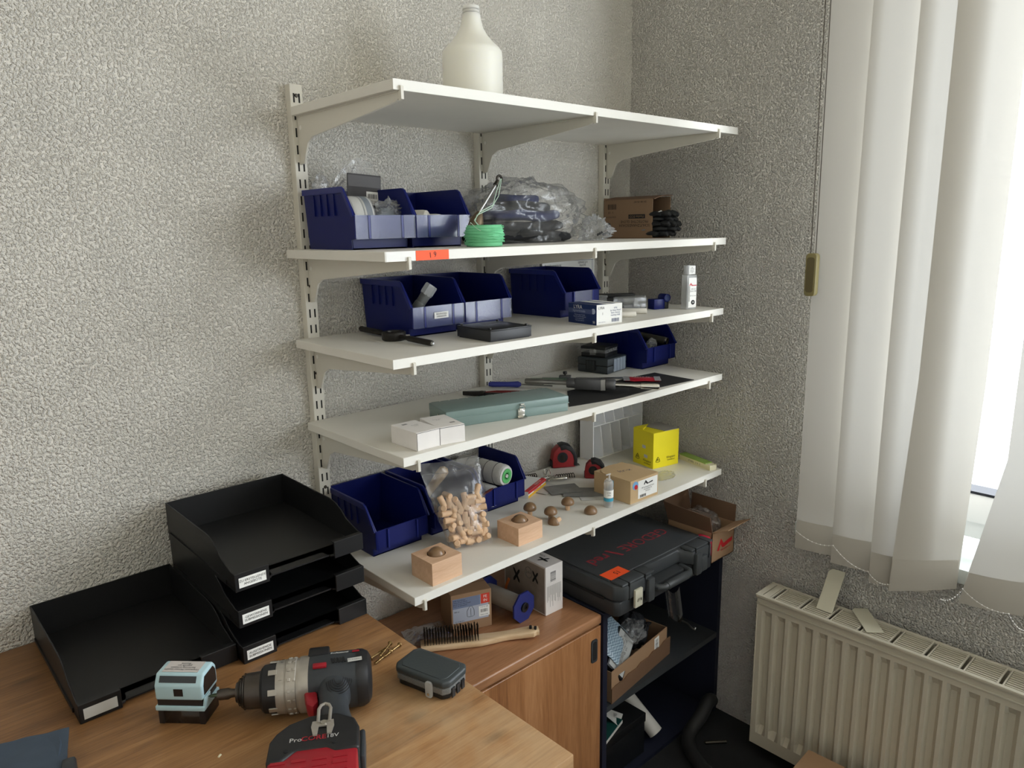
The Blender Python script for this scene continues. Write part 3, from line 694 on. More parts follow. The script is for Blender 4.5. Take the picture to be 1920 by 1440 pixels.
# big clear bag with dark folded cloth
mat('cloth_navy', (44, 52, 92), 0.9, bump=0.4, bs=300); mat('cloth_black', (28, 29, 33), 0.85, bump=0.3, bs=300); mat('cloth_grey', (92, 94, 98), 0.9)
t = thing('plastic_bag', 'large clear plastic bag around dark folded workwear on the second shelf', 'plastic bag', (-0.565, -0.135, Z2))
def sq(p): return Vector((p.x*(1.0-0.25*max(0, p.z)/0.07*(1 if p.x < 0 else .3)), p.y, p.z))
bag_blob(G(), (0.0, 0.0, 0.062), (0.195, 0.085, 0.085), 2, True, 0.20, 2.2, 110, 56, sq).build('film', 'bag_film', t, ang=180)
for k, (z, w, d, c, dx) in enumerate(((0.004, .30, .12, 'cloth_black', -.01), (.026, .27, .11, 'cloth_black', -.02), (.050, .22, .10, 'cloth_navy', -.005), (.070, .16, .085, 'cloth_black', -.005), (.085, .11, .06, 'cloth_navy', -.012))):
    g = G()
    def fold(u, v, z=z, w=w, d=d, k=k):
        a = 2*PI*u; r = abs(math.cos(a))**0.6*(1 if math.cos(a) > 0 else -1), abs(math.sin(a))**0.6*(1 if math.sin(a) > 0 else -1)
        s_ = 1-0.12*abs(2*v-1)**3; p = Vector((r[0]*w/2*s_, r[1]*d/2*s_, z+.022*v))
        if v in (0, 1): p.x *= .0+ .97; p.y *= .95
        n_ = nz(p, 22, k); return p+Vector((n_*.008, n_*.006, nz(p, 14, k+3)*.006))
    g.sheet(fold, 40, 6)
    n0 = len(g.v); g.f += [tuple(range(40)), tuple(range(n0-41, n0-1))]
    o = g.build('folded_layer', c, t, loc=(dx, 0.004, 0))
t = thing('printed_film_bag', 'small crumpled film bag with black print beside the cardboard glove box', 'film', (-0.362, -0.185, Z2))
def sq2(p): return Vector((p.x, p.y, p.z*(1-0.45*max(-1, min(1, p.x/0.05)))))
bag_blob(G(), (0, 0, 0.024), (0.052, 0.03, 0.032), 8, True, 0.35, 3.5, 50, 26, sq2).build('film', 'bag_film_hazy', t)
g = G()
for k in range(7): g.box((-.028+.008*k, -.028+.001*k, .012+.002*(k % 3)), (.0055, .0006, .006), M=rotm(0.2, 0.4, 0))
stuff(g.build('print', 'ink', t, smooth=False))
# glove carton
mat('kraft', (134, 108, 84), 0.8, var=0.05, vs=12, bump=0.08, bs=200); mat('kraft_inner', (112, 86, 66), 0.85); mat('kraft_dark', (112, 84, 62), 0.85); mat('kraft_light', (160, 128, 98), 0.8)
t = thing('glove_box', 'brown cardboard glove box printed upside down, open towards the room', 'cardboard box', (-0.108, -0.112, Z2), rz=0.03)
bx0, bx1, by0, by1, bh = -0.042, 0.042, -0.080, 0.082, 0.109; k_ = 0.0018
g = G(); g.bb(bx0, bx0+k_, by0, by1, 0, bh-.006); g.bb(bx1-k_, bx1, by0, by1, 0, bh); g.bb(bx0, bx1, by0, by1, 0, k_); g.bb(bx0, bx1, by1-k_, by1, 0, bh)
g.build('carton', 'kraft', t, smooth=False)
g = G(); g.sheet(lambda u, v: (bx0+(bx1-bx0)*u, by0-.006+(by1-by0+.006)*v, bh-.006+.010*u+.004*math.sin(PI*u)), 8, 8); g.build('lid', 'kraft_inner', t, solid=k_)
fr = lambda x, z: LEFT(bx0-.0004, -x, z)@Matrix.Rotation(PI, 4, 'Z')
text('lettering', 'SCHUTZHANDSCHUH\nPROTECTIVE GLOVE', 'ink', t, .0100, fr(.022, .040))
patch('print_block', .054, .011, 'ink', t, fr(.030, .058)); text('block_lettering', 'Flexlite ECO', 'kraft', t, .009, fr(.030, .058)@Matrix.Translation((0, 0, .0005)))
bars('barcode', .030, .014, 18, 'ink', t, fr(-.054, .085)); text('small_print', 'EN 388  EN 407', 'ink', t, .006, fr(.04, .096))
text('size_print', '5   CE', 'ink', t, .007, fr(-.058, .070)); text('small_print', 'SCHUTZ IT IT', 'ink', t, .006, fr(-.058, .058))
g = G(); g.cyl((bx0-.0006, .066, .034), (bx0, .066, .034), .009, n=20); g.build('round_mark', 'ink', t)
mat('glove_black', (24, 25, 27), 0.55, bump=0.3, bs=300); mat('glove_grey', (112, 116, 122), 0.9)
def glove(x, y, z, a, lab, rnd):
    t = thing('work_glove', lab, 'glove', (x, y, z), rz=a, group='gloves spilling from the carton')
    g = G(); bag_blob(g, (-.03, 0, .009), (.04, .03, .009), rnd, False, .1, 3, 24, 12); g.build('palm', 'glove_grey', t)
    for k in range(4):
        y0 = -.021+.014*k; g = G(); L_ = (.036, .044, .042, .034)[k]
        g.tube([(.0, y0, .009), (L_*.5, y0*1.15, .012+.003*(k % 2)), (L_*.85, y0*1.2, .010), (L_, y0*1.2, .006)], [.0068, .0072, .0068, .004], 10); g.build('finger', 'glove_black', t)
    g = G(); g.tube([(-.03, -.024, .009), (-.005, -.034, .012), (.012, -.034, .010)], [.007, .0072, .004], 10); g.build('thumb', 'glove_black', t)
    g = G(); g.tube([(-.008, -.026, .012), (-.004, 0, .0195), (-.008, .026, .012)], .0015, 6); g.build('white_band', 'paper_white', t)
for k in range(5): glove(-0.110+.008*(k % 2), -0.190-.008*(k % 3), Z2+.002+.0125*k, (-1.35, -1.05, -1.6, -1.15, -1.4)[k], ('lowest', 'second from below', 'middle', 'second from above', 'uppermost')[k]+' black-dipped work glove spilling out of the glove box', k)

# ---------------------------------------------------------------- third shelf
Z3 = ZS[2]
mat('tool_black', (40, 37, 34), 0.45, metal=0.5, var=0.2, vs=60); mat('case_black', (22, 23, 25), 0.4); mat('case_side', (46, 47, 50), 0.45)
t = thing('die_stock', 'dark steel die stock with two handles lying before the labelled bin', 'hand tool', (-0.962, -0.190, Z3))
a_, b_ = Vector((0.008, 0.150, 0.010)), Vector((0.000, -0.115, 0.0065)); g = G()
g.lathe([(0, 0), (.022, 0), (.024, .003), (.024, .015), (.022, .018), (.016, .018), (.015, .014), (0, .014)], 12, c=(0.0, 0.012, 0)); g.build('head', 'tool_black', t, bevel=0.0006, seg=1)
for p0, p1 in ((Vector((0.004, 0.030, 0.009)), a_), (Vector((0.0, -0.008, 0.009)), b_)):
    d_ = (p1-p0).normalized(); g = G(); g.tube([p0, p0.lerp(p1, .25), p0.lerp(p1, .3), p1-d_*.004, p1-d_*.001, p1], [.0045, .0045, .0058, .0058, .005, .0035], 14); g.build('handle', 'tool_black', t)
g = G(); g.cyl((0.015, -.008, .009), (.021, -.013, .009), .003, n=8); g.build('grub_screw', 'steel', t)
g = G(); g.cyl((0.0, -.1152, .0065), (0.0, -.1185, .0065), .004, .002, n=12); g.build('worn_tip', 'steel', t)
t = thing('flat_case', 'flat black metal case lying at the front of the third shelf', 'case', (-0.802, -0.297, Z3), rz=-0.05)
g = G(); g.bb(-.052, .052, -.055, .055, .0015, .021); g.build('body', 'case_side', t, bevel=.0012); g = G(); g.bb(-.0525, .0525, -.0555, .0555, .0205, .0235); g.build('lid', 'case_black', t, bevel=.0008)
for x, y in ((-.046, .046), (.046, .046), (-.046, -.046), (.046, -.046)):
    g = G(); g.cyl((x, y, .0235), (x, y, .0265), .0028, n=10); g.build('rubber_foot', 'black_plastic', t)
patch('sticker', .034, .016, 'card_mid', t, TOP(.012, .030, .0236))
g = G(); g.bb(-.05, .05, -.05, .05, 0, .002); g.build('base', 'case_black', t, smooth=False)
# chalk box
mat('lyra_blue', (28, 48, 98), 0.45); mat('lyra_band', (74, 86, 128), 0.5); mat('lyra_print', (168, 178, 204), 0.6)
t = thing('chalk_box', 'blue and white chalk carton with white lettering on the third shelf', 'carton', (-0.4975, -0.3005, Z3), rz=-0.09)
g = G(); g.bb(-.040, .040, -.046, .046, 0, .0445); g.build('carton', 'paper_white', t, bevel=.0006, seg=1)
LF = lambda y, z: LEFT(-.0404, y, z)
patch('blue_side', .092, .0445, 'lyra_blue', t, LEFT(-.0401, 0, .02225)); patch('grey_band', .078, .010, 'lyra_band', t, LF(.006, .0285)@Matrix.Translation((0, 0, .0002)))
text('brand_lettering', 'LYRA', 'paper_white', t, .012, LF(.014, .037)@Matrix.Translation((0, 0, .0004))); text('product_lettering', 'Signierkreide', 'lyra_print', t, .008, LF(.010, .0285)@Matrix.Translation((0, 0, .0008)))
text('small_print', 'Markierungs- Kreide\nSignalkreide Forstkreide\nCraie industrielle\nYeso para marcar', 'lyra_print', t, .0042, LF(.008, .0135)@Matrix.Translation((0, 0, .0004)))
text('quantity', '50', 'paper_white', t, .007, LF(-.038, .006)@Matrix.Translation((0, 0, .0004)))
g = G(); g.cyl((-.0402, -.036, .030), (-.0408, -.036, .030), .0062, n=24); g.build('emblem', 'lyra_print', t)
FF = lambda x, z: FRONT(x, -.0464, z)
text('brand_lettering', 'LYRA', 'ink', t, .008, FF(-.026, .037)); text('number', '1', 'ink', t, .008, FF(-.022, .024)); text('small_print', '4740\nfür Holz, Metall\nStein, Gummi\nmarking chalk', 'lyra_band', t, .0052, FF(.018, .027))
bars('barcode', .024, .008, 16, 'lyra_band', t, FF(.018, .008)); text('small_print', 'made in germany', 'lyra_band', t, .003, FF(-.024, .006))
patch('top_print', .030, .088, 'lyra_blue', t, TOP(-.024, 0, .0446)); patch('top_stripe', .008, .088, 'lyra_band', t, TOP(.016, 0, .0446))
mat('chalk', (226, 222, 212), 0.95, var=.04, vs=60)
def chalk(x, y, L_, a, lab):
    g = G(); M = rotm(0, PI/2, 0); g.lathe([(0, -L_/2), (.0062, -L_/2), (.0068, -L_/2+.001), (.0068, L_/2-.001), (.0062, L_/2), (0, L_/2)], 12, M=M, c=(0, 0, .0066))
    o = g.build('chalk_stick', 'chalk', loc=(x, y, Z3), rot=(0, 0, a)); tag(o, lab, 'chalk', 'loose chalk sticks')
chalk(-0.383, -0.300, .045, -.55, 'short white chalk stick lying against the chalk box'); chalk(-0.318, -0.262, .078, -.95, 'long white chalk stick behind the short one beside the chalk box')
film_mat('clear_box', (228, 230, 228), 0.30, 0.5, 30, 0.2, 0.002, 0.12)
t = thing('clear_case', 'small clear plastic case with lid behind the chalk sticks', 'plastic case', (-0.255, -0.208, Z3), rz=-.35)
g = G(); g.bb(-.035, .035, -.025, .025, .0005, .018); g.build('tray', 'clear_box', t, bevel=.002); g = G(); g.bb(-.036, .036, -.026, .026, .018, .034); g.build('lid', 'clear_box', t, bevel=.004); g = G(); g.bb(-.006, .006, -.030, -.026, .012, .026); g.build('clasp', 'clear_box', t, smooth=False)
g = G(); g.bb(-.028, .020, -.018, .016, .002, .014); g.build('contents', 'cloth_grey', t, bevel=.003)
t = thing('narrow_black_case', 'narrow black plastic case lying behind the clear case on the third shelf', 'case', (-0.225, -0.130, Z3), rz=-.72)
g = G(); g.bb(-.075, .055, -.014, .014, 0, .026); g.build('body', 'case_black', t, bevel=.002); g = G(); g.bb(-.075, .055, -.0142, .0142, .027, .036); g.build('lid', 'case_black', t, bevel=.002)
g = G(); g.bb(.055, .085, -.013, .013, .002, .030); g.build('clear_end', 'clear_box', t, bevel=.002)
t = thing('clear_lid_box', 'low clear plastic box partly hidden behind the dark blue bin and chalk box', 'plastic case', (-0.305, -0.120, Z3), rz=.0)
g = G(); g.bb(-.045, .03, -.03, .03, .0005, .03); g.build('body', 'clear_box', t, bevel=.003); g = G(); g.bb(-.046, .031, -.031, .031, .030, .036); g.build('lid', 'clear_box', t, bevel=.002)
t = thing('blue_dispenser', 'small blue plastic block with round black and blue cap beside the clear case', 'dispenser', (-0.187, -0.248, Z3), rz=-.28)
g = G(); g.bb(-.024, .010, -.014, .014, 0, .026); g.build('block', 'bin_blue', t, bevel=.0015); g = G(); g.bb(.011, .024, -.013, .013, 0, .020); g.build('foot', 'case_black', t, bevel=.002)
g = G(); g.cyl((.017, -.016, .028), (.017, .012, .028), .0105, n=24); g.build('cap', 'bin_blue', t, bevel=.001); g = G(); g.cyl((.017, -.0165, .028), (.017, -.016, .028), .007, n=24); g.build('cap_face', 'lyra_blue', t)
# clear tube with white label near the right end
m, nt, p = nodes('clear_plastic'); p.inputs['Base Color'].default_value = (.9, .92, .92, 1); p.inputs['Roughness'].default_value = .12; p.inputs['Alpha'].default_value = .32
t = thing('drill_bit_tube', 'clear square drill bit tube with white label standing at the right shelf end', 'plastic tube', (-0.145, -0.312, Z3), rz=-.30)
g = G(); g.bb(-.0155, .0155, -.0115, .0115, 0, .088); g.build('tube', 'clear_plastic', t, bevel=.002); g = G(); g.bb(-.012, .012, -.009, .009, .0885, .112); g.build('cap', 'clear_plastic', t, bevel=.0015)
patch('label', .025, .076, 'paper_white', t, FRONT(.002, -.0119, .043)); patch('cap_label', .020, .021, 'paper_white', t, FRONT(.001, -.0094, .100))
g = G()
for k in range(4): g.cyl((-.008+.005*k, 0, .004), (-.008+.005*k, 0, .07), .002, n=8)
stuff(g.build('drill_bits', 'steel', t))
FT = lambda x, z: FRONT(x, -.0123, z)
g = G(); g.add([(-.011, 0, .062), (-.006, 0, .068), (-.001, 0, .0625), (.012, 0, .0625), (.012, 0, .060), (-.004, 0, .060), (-.006, 0, .0635), (-.0085, 0, .0605)], [(0, 1, 6, 7), (1, 2, 5, 6), (2, 3, 4, 5)]); g.v = [v+Vector((.002, -.0124, 0)) for v in g.v]; g.build('red_logo', 'tape_red', t, smooth=False)
text('label_print', 'HSS-G\nDIN 338', 'ink', t, .0055, FT(.004, .049)); text('size_print', 'Ø 4,2 mm', 'ink', t, .0045, FT(.004, .035)); text('cap_print', 'HSS-G\nDIN 338\nØ 4,2', 'ink', t, .0042, FRONT(.001, -.0099, .100)@Matrix.Rotation(PI/2, 4, 'Z'))
g = G(); g.cyl((.004, -.0122, .018), (.004, -.0126, .018), .006, n=24); g.build('quantity_mark', 'ink', t); text('quantity', '10', 'paper_white', t, .006, FT(.004, .018)@Matrix.Translation((0, 0, .0005)))
bars('side_code', .010, .04, 8, 'ink', t, FT(-.008, .04)@Matrix.Scale(.3, 4, (1, 0, 0)))
# paper sheet standing behind the bins
t = thing('paper_sheet', 'white printed sheet standing against the wall behind the dark blue bin', 'paper', (-0.268, -0.006, Z3))
g = G(); g.bb(-.105, .105, -.0006, 0, 0, .131); g.build('sheet', 'paper_white', t, smooth=False)
text('heading', 'Betriebsanweisung', 'ink', t, .0085, FRONT(-.064, -.001, .112)); text('heading', 'GEMÄSS §14\nStand 03', 'ink', t, .0075, FRONT(.055, -.001, .112))
g = G(); g.bb(-.10, .10, -.001, -.0006, .1215, .1225); g.bb(.095, .0958, -.001, -.0006, .09, .1215); g.build('frame_line', 'lyra_band', t, smooth=False)
# clear tube and green strip sticking out of the labelled bin
t = thing('clear_bottle', 'clear plastic tube with hexagonal cap sticking out of the labelled bin', 'plastic tube', (-0.905, -0.140, Z3+.022), rot=(0.0, 0.62, -0.5))
mat('murky', (120, 122, 118), .35, alpha=.75)
g = G(); g.lathe([(0, 0), (.0115, 0), (.012, .002), (.012, .052), (.0105, .055), (0, .055)], 20); g.build('tube', 'murky', t); g = G(); g.lathe([(.0106, .050), (.0112, .075), (0, .075)], 20); g.build('sleeve', 'murky', t)
g = G(); g.lathe([(0, .073), (.0125, .073), (.0135, .078), (.0135, .094), (.012, .097), (.006, .097), (.006, .092), (0, .092)], 6); g.build('cap', 'clear_plastic', t, smooth=False)
mat('dark_green', (24, 70, 44), .5)
g = G(); g.bb(-.014, .014, -.001, .001, 0, .075); o = g.build('green_strip', 'dark_green', loc=(-0.905, -.085, Z3+.02), rot=(-.25, .18, .2)); tag(o, 'dark green plastic strip standing inside the labelled bin', 'plastic strip')
# ---------------------------------------------------------------- fourth shelf
Z4 = ZS[3]
mat('box_white', (226, 222, 218), 0.75, var=.03, vs=30, bump=.1, bs=150); mat('print_grey', (140, 138, 136), .7)
t = thing('small_carton', 'small white carton at the left on the fourth shelf, front edge creased', 'carton', (-1.015, -0.314, Z4))
g = G(); g.bb(-.027, .027, -.041, .041, 0, .034); g.build('carton', 'box_white', t, bevel=.0008, seg=1)
patch('print_mark', .010, .006, 'print_grey', t, TOP(-.008, .024, .0342)); patch('print_lines', .018, .010, 'card_mid', t, TOP(.006, -.004, .0342)) if 0 else text('print', '3x M8\nSatz', 'print_grey', t, .006, TOP(.004, .006, .0343))
g = G(); g.bb(-.0265, .0265, -.0414, -.041, .0325, .0332); g.bb(-.0265, -.0258, -.0414, -.041, .001, .0332); g.build('flap_gap', 'slot_dark', t, smooth=False)
t = thing('small_carton', 'small white carton touching the metal toolbox, right of its twin', 'carton', (-0.957, -0.318, Z4), rz=-.20)
g = G(); g.bb(-.0265, .0265, -.043, .043, 0, .034); g.build('carton', 'box_white', t, bevel=.0008, seg=1)
text('print', 'Satz 3x\nM8', 'print_grey', t, .006, TOP(-.004, .012, .0343)); patch('print_mark', .010, .006, 'print_grey', t, TOP(.012, -.02, .0342))
g = G(); g.bb(-.0255, .026, -.0434, -.043, .0322, .033); g.bb(-.0255, -.0248, -.0434, -.043, .001, .033); g.build('flap_gap', 'slot_dark', t, smooth=False)
mat('toolbox_green', (122, 142, 138), .35, var=.04, vs=8, spec=.5); mat('chrome', (210, 208, 200), .2, metal=1.0)
t = thing('metal_toolbox', 'long grey-green metal toolbox with chrome latch on the fourth shelf', 'toolbox', (-0.762, -0.264, Z4), rz=-.275)
g = G(); g.bb(-.141, .141, -.047, .047, 0, .022); g.build('base', 'toolbox_green', t, bevel=.0015); g = G(); g.bb(-.142, .142, -.0485, .0475, .0185, .034); g.build('lid', 'toolbox_green', t, bevel=.002)
g = G(); g.bb(-.1425, .1425, -.0492, -.048, .0178, .0198); g.build('lid_edge', 'toolbox_green', t, smooth=False)
for k in range(13):
    g = G(); g.cyl((-.135+k*.0208, .049, .032), (-.118+k*.0208, .049, .032), .0018, n=8); g.build('hinge_knuckle', 'toolbox_green', t)
g = G(); g.bb(.018, .034, -.0505, -.0472, .006, .021); l_ = g.build('latch', 'chrome', t, bevel=.001); g = G(); g.tube([(.020, -.052, .018), (.020, -.055, .027), (.032, -.055, .027), (.032, -.052, .018)], .0011, 8); g.build('loop', 'chrome', l_)
g = G(); g.prism([(-.0505, .006), (-.0575, .003), (-.0565, .0018), (-.049, .004)], .016, .036, 'yz'); g.build('lever', 'chrome', l_, smooth=False)
g = G(); g.prism([(-.049, .028), (-.056, .030), (-.055, .032), (-.049, .031)], .022, .030, 'yz'); g.build('hook', 'chrome', l_, smooth=False)
g = G(); g.tube([(-.1425, -.012, .020), (-.145, -.012, .024), (-.145, -.012, .014), (-.1425, -.012, .012)], .001, 6); g.build('side_clip', 'chrome', t)
# pliers, pen, glass, gauge
mat('tool_red', (112, 26, 26), .5); mat('tool_blue', (58, 66, 150), .5)
t = thing('pliers', 'black and dark red handled pliers behind the metal toolbox', 'pliers', (-0.672, -0.105, Z4), rz=-.92)
for s in (-1, 1):
    g = G(); g.tube([(0, s*.004, .006), (.03, s*.012, .007), (.09, s*.014, .007), (.115, s*.009, .006)], [.004, .005, .0055, .0035], 10); g.build('handle', 'tool_red' if s > 0 else 'case_black', t)
g = G(); g.prism([(0.004, -.011), (.004, .011), (-.02, .009), (-.050, .0025), (-.050, -.0025), (-.02, -.009)], .002, .011, 'xy'); g.build('jaws', 'tool_black', t, bevel=.001); g = G(); g.cyl((-.004, 0, .011), (-.004, 0, .0125), .005, n=14); g.build('pivot', 'steel_dark', t)
t = thing('screwdriver', 'blue handled screwdriver lying behind the metal toolbox', 'screwdriver', (-0.600, -0.040, Z4), rz=-.85)
g = G(); g.lathe([(0, 0), (.005, .001), (.007, .01), (.0065, .05), (.008, .075), (.004, .082), (0, .083)], 12, M=rotm(0, PI/2, 0), c=(0, 0, .0082)); g.build('handle', 'tool_blue', t); g = G(); g.cyl((.08, 0, .0082), (.16, 0, .0045), .002, n=8); g.build('blade', 'steel', t)
film_mat('green_glass', (150, 190, 160), .35, .5, 10, .05, .001, .05)
t = thing('glass_plate', 'small pale green glass plate lying behind the steel tap wrench', 'glass plate', (-0.452, -0.095, Z4+.0005), rz=-.75)
g = G(); g.bb(-.04, .055, -.018, .018, 0, .006); g.build('glass', 'green_glass', t, bevel=.0006, seg=1)
mat('satin', (150, 148, 144), .35, metal=.9); mat('satin_dark', (96, 96, 98), .45, metal=.4)
t = thing('tap_wrench', 'long silver tap wrench with grey centre body on the black mat', 'hand tool', (-0.462, -0.258, Z4+.003), rz=-1.03); t.scale = (1, 1.2, 1.2)
H_ = .0135
g = G(); M = rotm(0, PI/2, 0)
g.lathe([(0, -.165), (.005, -.164), (.0062, -.160), (.0062, -.118), (.005, -.116), (.005, -.055)], 14, M=M, c=(0, 0, H_)); g.build('handle', 'satin', t)
g = G(); g.lathe([(.0045, .055), (.0045, .118), (.006, .119), (.006, .158), (.0045, .162), (0, .162)], 14, M=M, c=(0, 0, H_)); g.build('handle', 'chrome', t)
g = G(); g.lathe([(0, -.060), (.0095, -.059), (.0105, -.054), (.0105, -.040), (.0085, -.036), (0, -.036)], 18, M=M, c=(0, 0, H_)); g.build('collar', 'satin_dark', t)
g = G(); g.lathe([(0, .036), (.010, .037), (.011, .041), (.011, .056), (.009, .059), (0, .059)], 18, M=M, c=(0, 0, H_)); g.build('collar', 'satin_dark', t)
g = G(); g.prism([(-.04, -.008), (-.03, -.012), (.026, -.012), (.036, -.008), (.036, .008), (.026, .012), (-.03, .012), (-.04, .008)], .003, .024, 'xy'); g.build('body', 'satin_dark', t, bevel=.002)
g = G(); g.prism([(.026, -.0125), (.036, -.0085), (.036, .0085), (.026, .0125)], .0028, .0245, 'xy'); g.build('jaw_ring', 'satin', t, smooth=False)
t = thing('depth_gauge', 'thin steel scriber gauge with black knurled knob behind the tap wrench', 'gauge', (-0.390, -0.125, Z4+.0005), rz=-.95)
g = G(); g.bb(-.075, .10, -.005, .005, .0, .003); g.build('rule', 'satin', t, smooth=False); g = G(); g.bb(-.03, .0, -.009, .009, .003, .010); g.build('slider', 'satin_dark', t, bevel=.001)
g = G(); g.cyl((-.015, 0, .010), (-.015, 0, .014), .002, n=8); g.lathe([(.0045, .0135), (.0055, .015), (.0055, .019), (.0045, .0205), (0, .0205)], 14, c=(-.015, 0, 0)); g.build('knob', 'black_plastic', t)
for dx, a in ((0.0, 0.0), (0.012, .12)):
    t = thing('steel_rule', ('bare', 'slightly turned')[int(dx > 0)]+' steel rule lying between gauge and black mat', 'ruler', (-0.345+dx, -0.16-dx*1.2, Z4+.0004), rz=-.7-a)
    g = G(); g.bb(-.07, .08, -.006, .006, 0, .0012); g.build('rule', 'satin', t, smooth=False)
    g = G()
    for k in range(28): g.bb(-.066+k*.005, -.0657+k*.005, -.006, -.006+(.004 if k % 5 == 0 else .002), .0012, .0013)
    stuff(g.build('marks', 'ink', t, smooth=False))
# black rubber mat
mat('rubber', (30, 30, 31), .65, bump=.2, bs=250)
t = thing('rubber_mat', 'black rubber mat lying along the front edge under the tap wrench', 'mat', (-0.40, -0.30, Z4))
C4 = [Vector((-.612, -.325, 0)), Vector((-.185, -.363, 0)), Vector((-.175, -.232, 0)), Vector((-.50, -.215, 0))]
def matf(u, v):
    a = C4[0].lerp(C4[1], u); b = C4[3].lerp(C4[2], u); p = a.lerp(b, v)
    z = .0012+.0012*nz(p, 14)*.5+.006*max(0, (u-.9)*10)*max(0, v)*.0
    p.y -= .018*math.sin(PI*u)*(1-v) if u < .35 else .018*math.sin(PI*.35)*(1-v)*max(0, 1-(u-.35)*3)
    return (p.x+.40, max(p.y, -.366)+.30, z)
g = G(); g.sheet(matf, 30, 10); g.build('sheet', 'rubber', t, solid=.0018)
mat('foil_red', (176, 32, 46), .35, var=.12, vs=120); mat('foil_silver', (206, 204, 200), .3, metal=.5)
t = thing('foil_packet', 'small red and silver foil packet lying on the black mat', 'packet', (-0.278, -0.270, Z4+.0045), rz=-.86)
g = G(); g.sheet(lambda u, v: (-.044+.088*u, -.026+.052*v, .0025*math.sin(PI*u)*math.sin(PI*v)+.0012*nz((u*4, v*3, 0), 1.5)), 16, 10); g.build('foil', 'foil_red', t, solid=.0006)
for x in (-.041, .037):
    g = G(); g.sheet(lambda u, v: (x-.007+.016*u, -.0265+.053*v, .0016+.0014*nz((u*4, v*6, x*40), 1.5)), 4, 10); g.build('silver_end', 'foil_silver', t, solid=.0004)
text('print', 'FETT 5g', 'paper_white', t, .011, TOP(0, .004, .0045)); text('print', 'Spezial Schmierstoff', 'paper_white', t, .0055, TOP(0, -.010, .0045))
# two stacked bit cases
mat('case_slate', (58, 64, 68), .45); mat('case_rib', (140, 150, 162), .4)
t = thing('bit_case', 'dark grey bit case with pale ribbed end, lower of the two stacked', 'case', (-0.235, -0.098, Z4), rz=.16)
g = G(); g.bb(-.052, .050, -.050, .046, .0, .020); b_ = g.build('lower_shell', 'case_slate', t, bevel=.003); g = G(); g.bb(-.052, .050, -.050, .046, .0215, .041); g.build('upper_shell', 'case_slate', t, bevel=.003)
g = G(); g.bb(-.0505, .0485, -.0485, .0445, .019, .022); g.build('seam', 'case_black', t, smooth=False)
for k in range(4):
    g = G(); g.bb(-.022+k*.016, -.008+k*.016, -.0525, -.049, .003, .038); g.build('front_rib', 'case_rib', t, bevel=.001, seg=1)
g = G(); g.bb(-.0545, -.051, -.012, .018, .006, .035); l_ = g.build('clasp', 'case_black', t, bevel=.001)
for k in range(5):
    g = G(); g.bb(-.0555, -.054, -.009+k*.005, -.0065+k*.005, .008, .033); g.build('clasp_rib', 'case_slate', l_, smooth=False)
g = G(); g.bb(-.053, .0505, -.0515, .047, .0185, .0225); g.build('pale_band', 'case_rib', t, smooth=False) if 0 else None
t = thing('bit_case', 'small black case with clear window band on top of the grey bit case', 'case', (-0.240, -0.090, Z4+.0412), rz=.24)
g = G(); g.bb(-.038, .038, -.040, .034, .0, .012); g.build('lower_shell', 'case_black', t, bevel=.002); g = G(); g.bb(-.037, .037, -.039, .033, .012, .021); g.build('window_band', 'clear_box', t, smooth=False); g = G(); g.bb(-.039, .039, -.041, .035, .021, .029); g.build('lid', 'case_black', t, bevel=.002)
g = G(); g.bb(-.041, -.038, -.012, .006, .006, .024); g.build('clasp', 'clear_box', t, bevel=.001)
g = G()
for k in range(5): g.bb(-.03+k*.013, -.022+k*.013, -.034, -.028, .012, .019)
stuff(g.build('bits', 'steel_dark', t, smooth=False))
# tubes in the corner bin
mat('tube_grey', (104, 102, 92), .35, metal=.7)
for k, (a, b, r, lab) in enumerate((((-.085, -.050, .085), (-.055, -.185, .068), .0105, 'grey metal tube with open end lying highest in the corner bin'), ((-.135, -.055, .075), (-.100, -.165, .048), .0115, 'grey metal tube lying left in the corner bin'), ((-.092, -.075, .055), (-.070, -.165, .040), .006, 'thin grey metal rod under the tubes in the corner bin'))):
    t = thing('metal_tube', lab, 'metal tube', (0, 0, Z4), group='tubes in the corner bin'); a, b = Vector(a), Vector(b); t.location = (a.x, a.y, Z4); b = b-a; b.z += a.z; a = Vector((0, 0, a.z)); d = (b-a).normalized()
    q = d.to_track_quat('Z', 'Y').to_matrix(); L_ = (b-a).length
    g = G(); g.lathe([(r*.8, 0), (r, 0), (r, L_), (r*.8, L_), (r*.8, 0)], 20, M=q, c=a); g.build('tube', 'tube_grey', t); g = G(); g.lathe([(r*.82, L_-.004), (r*1.04, L_-.004), (r*1.04, L_+.001), (r*.82, L_+.001)], 20, M=q, c=a); g.build('bright_end', 'chrome', t)
t = thing('crumpled_film', 'crumpled clear film lying in the corner bin before the tubes', 'film', (-0.105, -0.168, Z4+.050))
bag_blob(G(), (0, 0, .012), (.020, .012, .018), 21, False, .25, 3, 30, 18).build('film', 'bag_film_hazy', t)
t = thing('pipe_clip', 'bent shiny steel clip standing behind the tubes in the corner bin', 'clip', (-0.098, -0.085, Z4+.05))
g = G(); g.tube([(-.012, 0, .0), (-.012, 0, .048), (-.006, 0, .055), (.006, 0, .055), (.010, 0, .05), (.010, 0, .0)], .002, 8); g.build('clip', 'chrome', t)

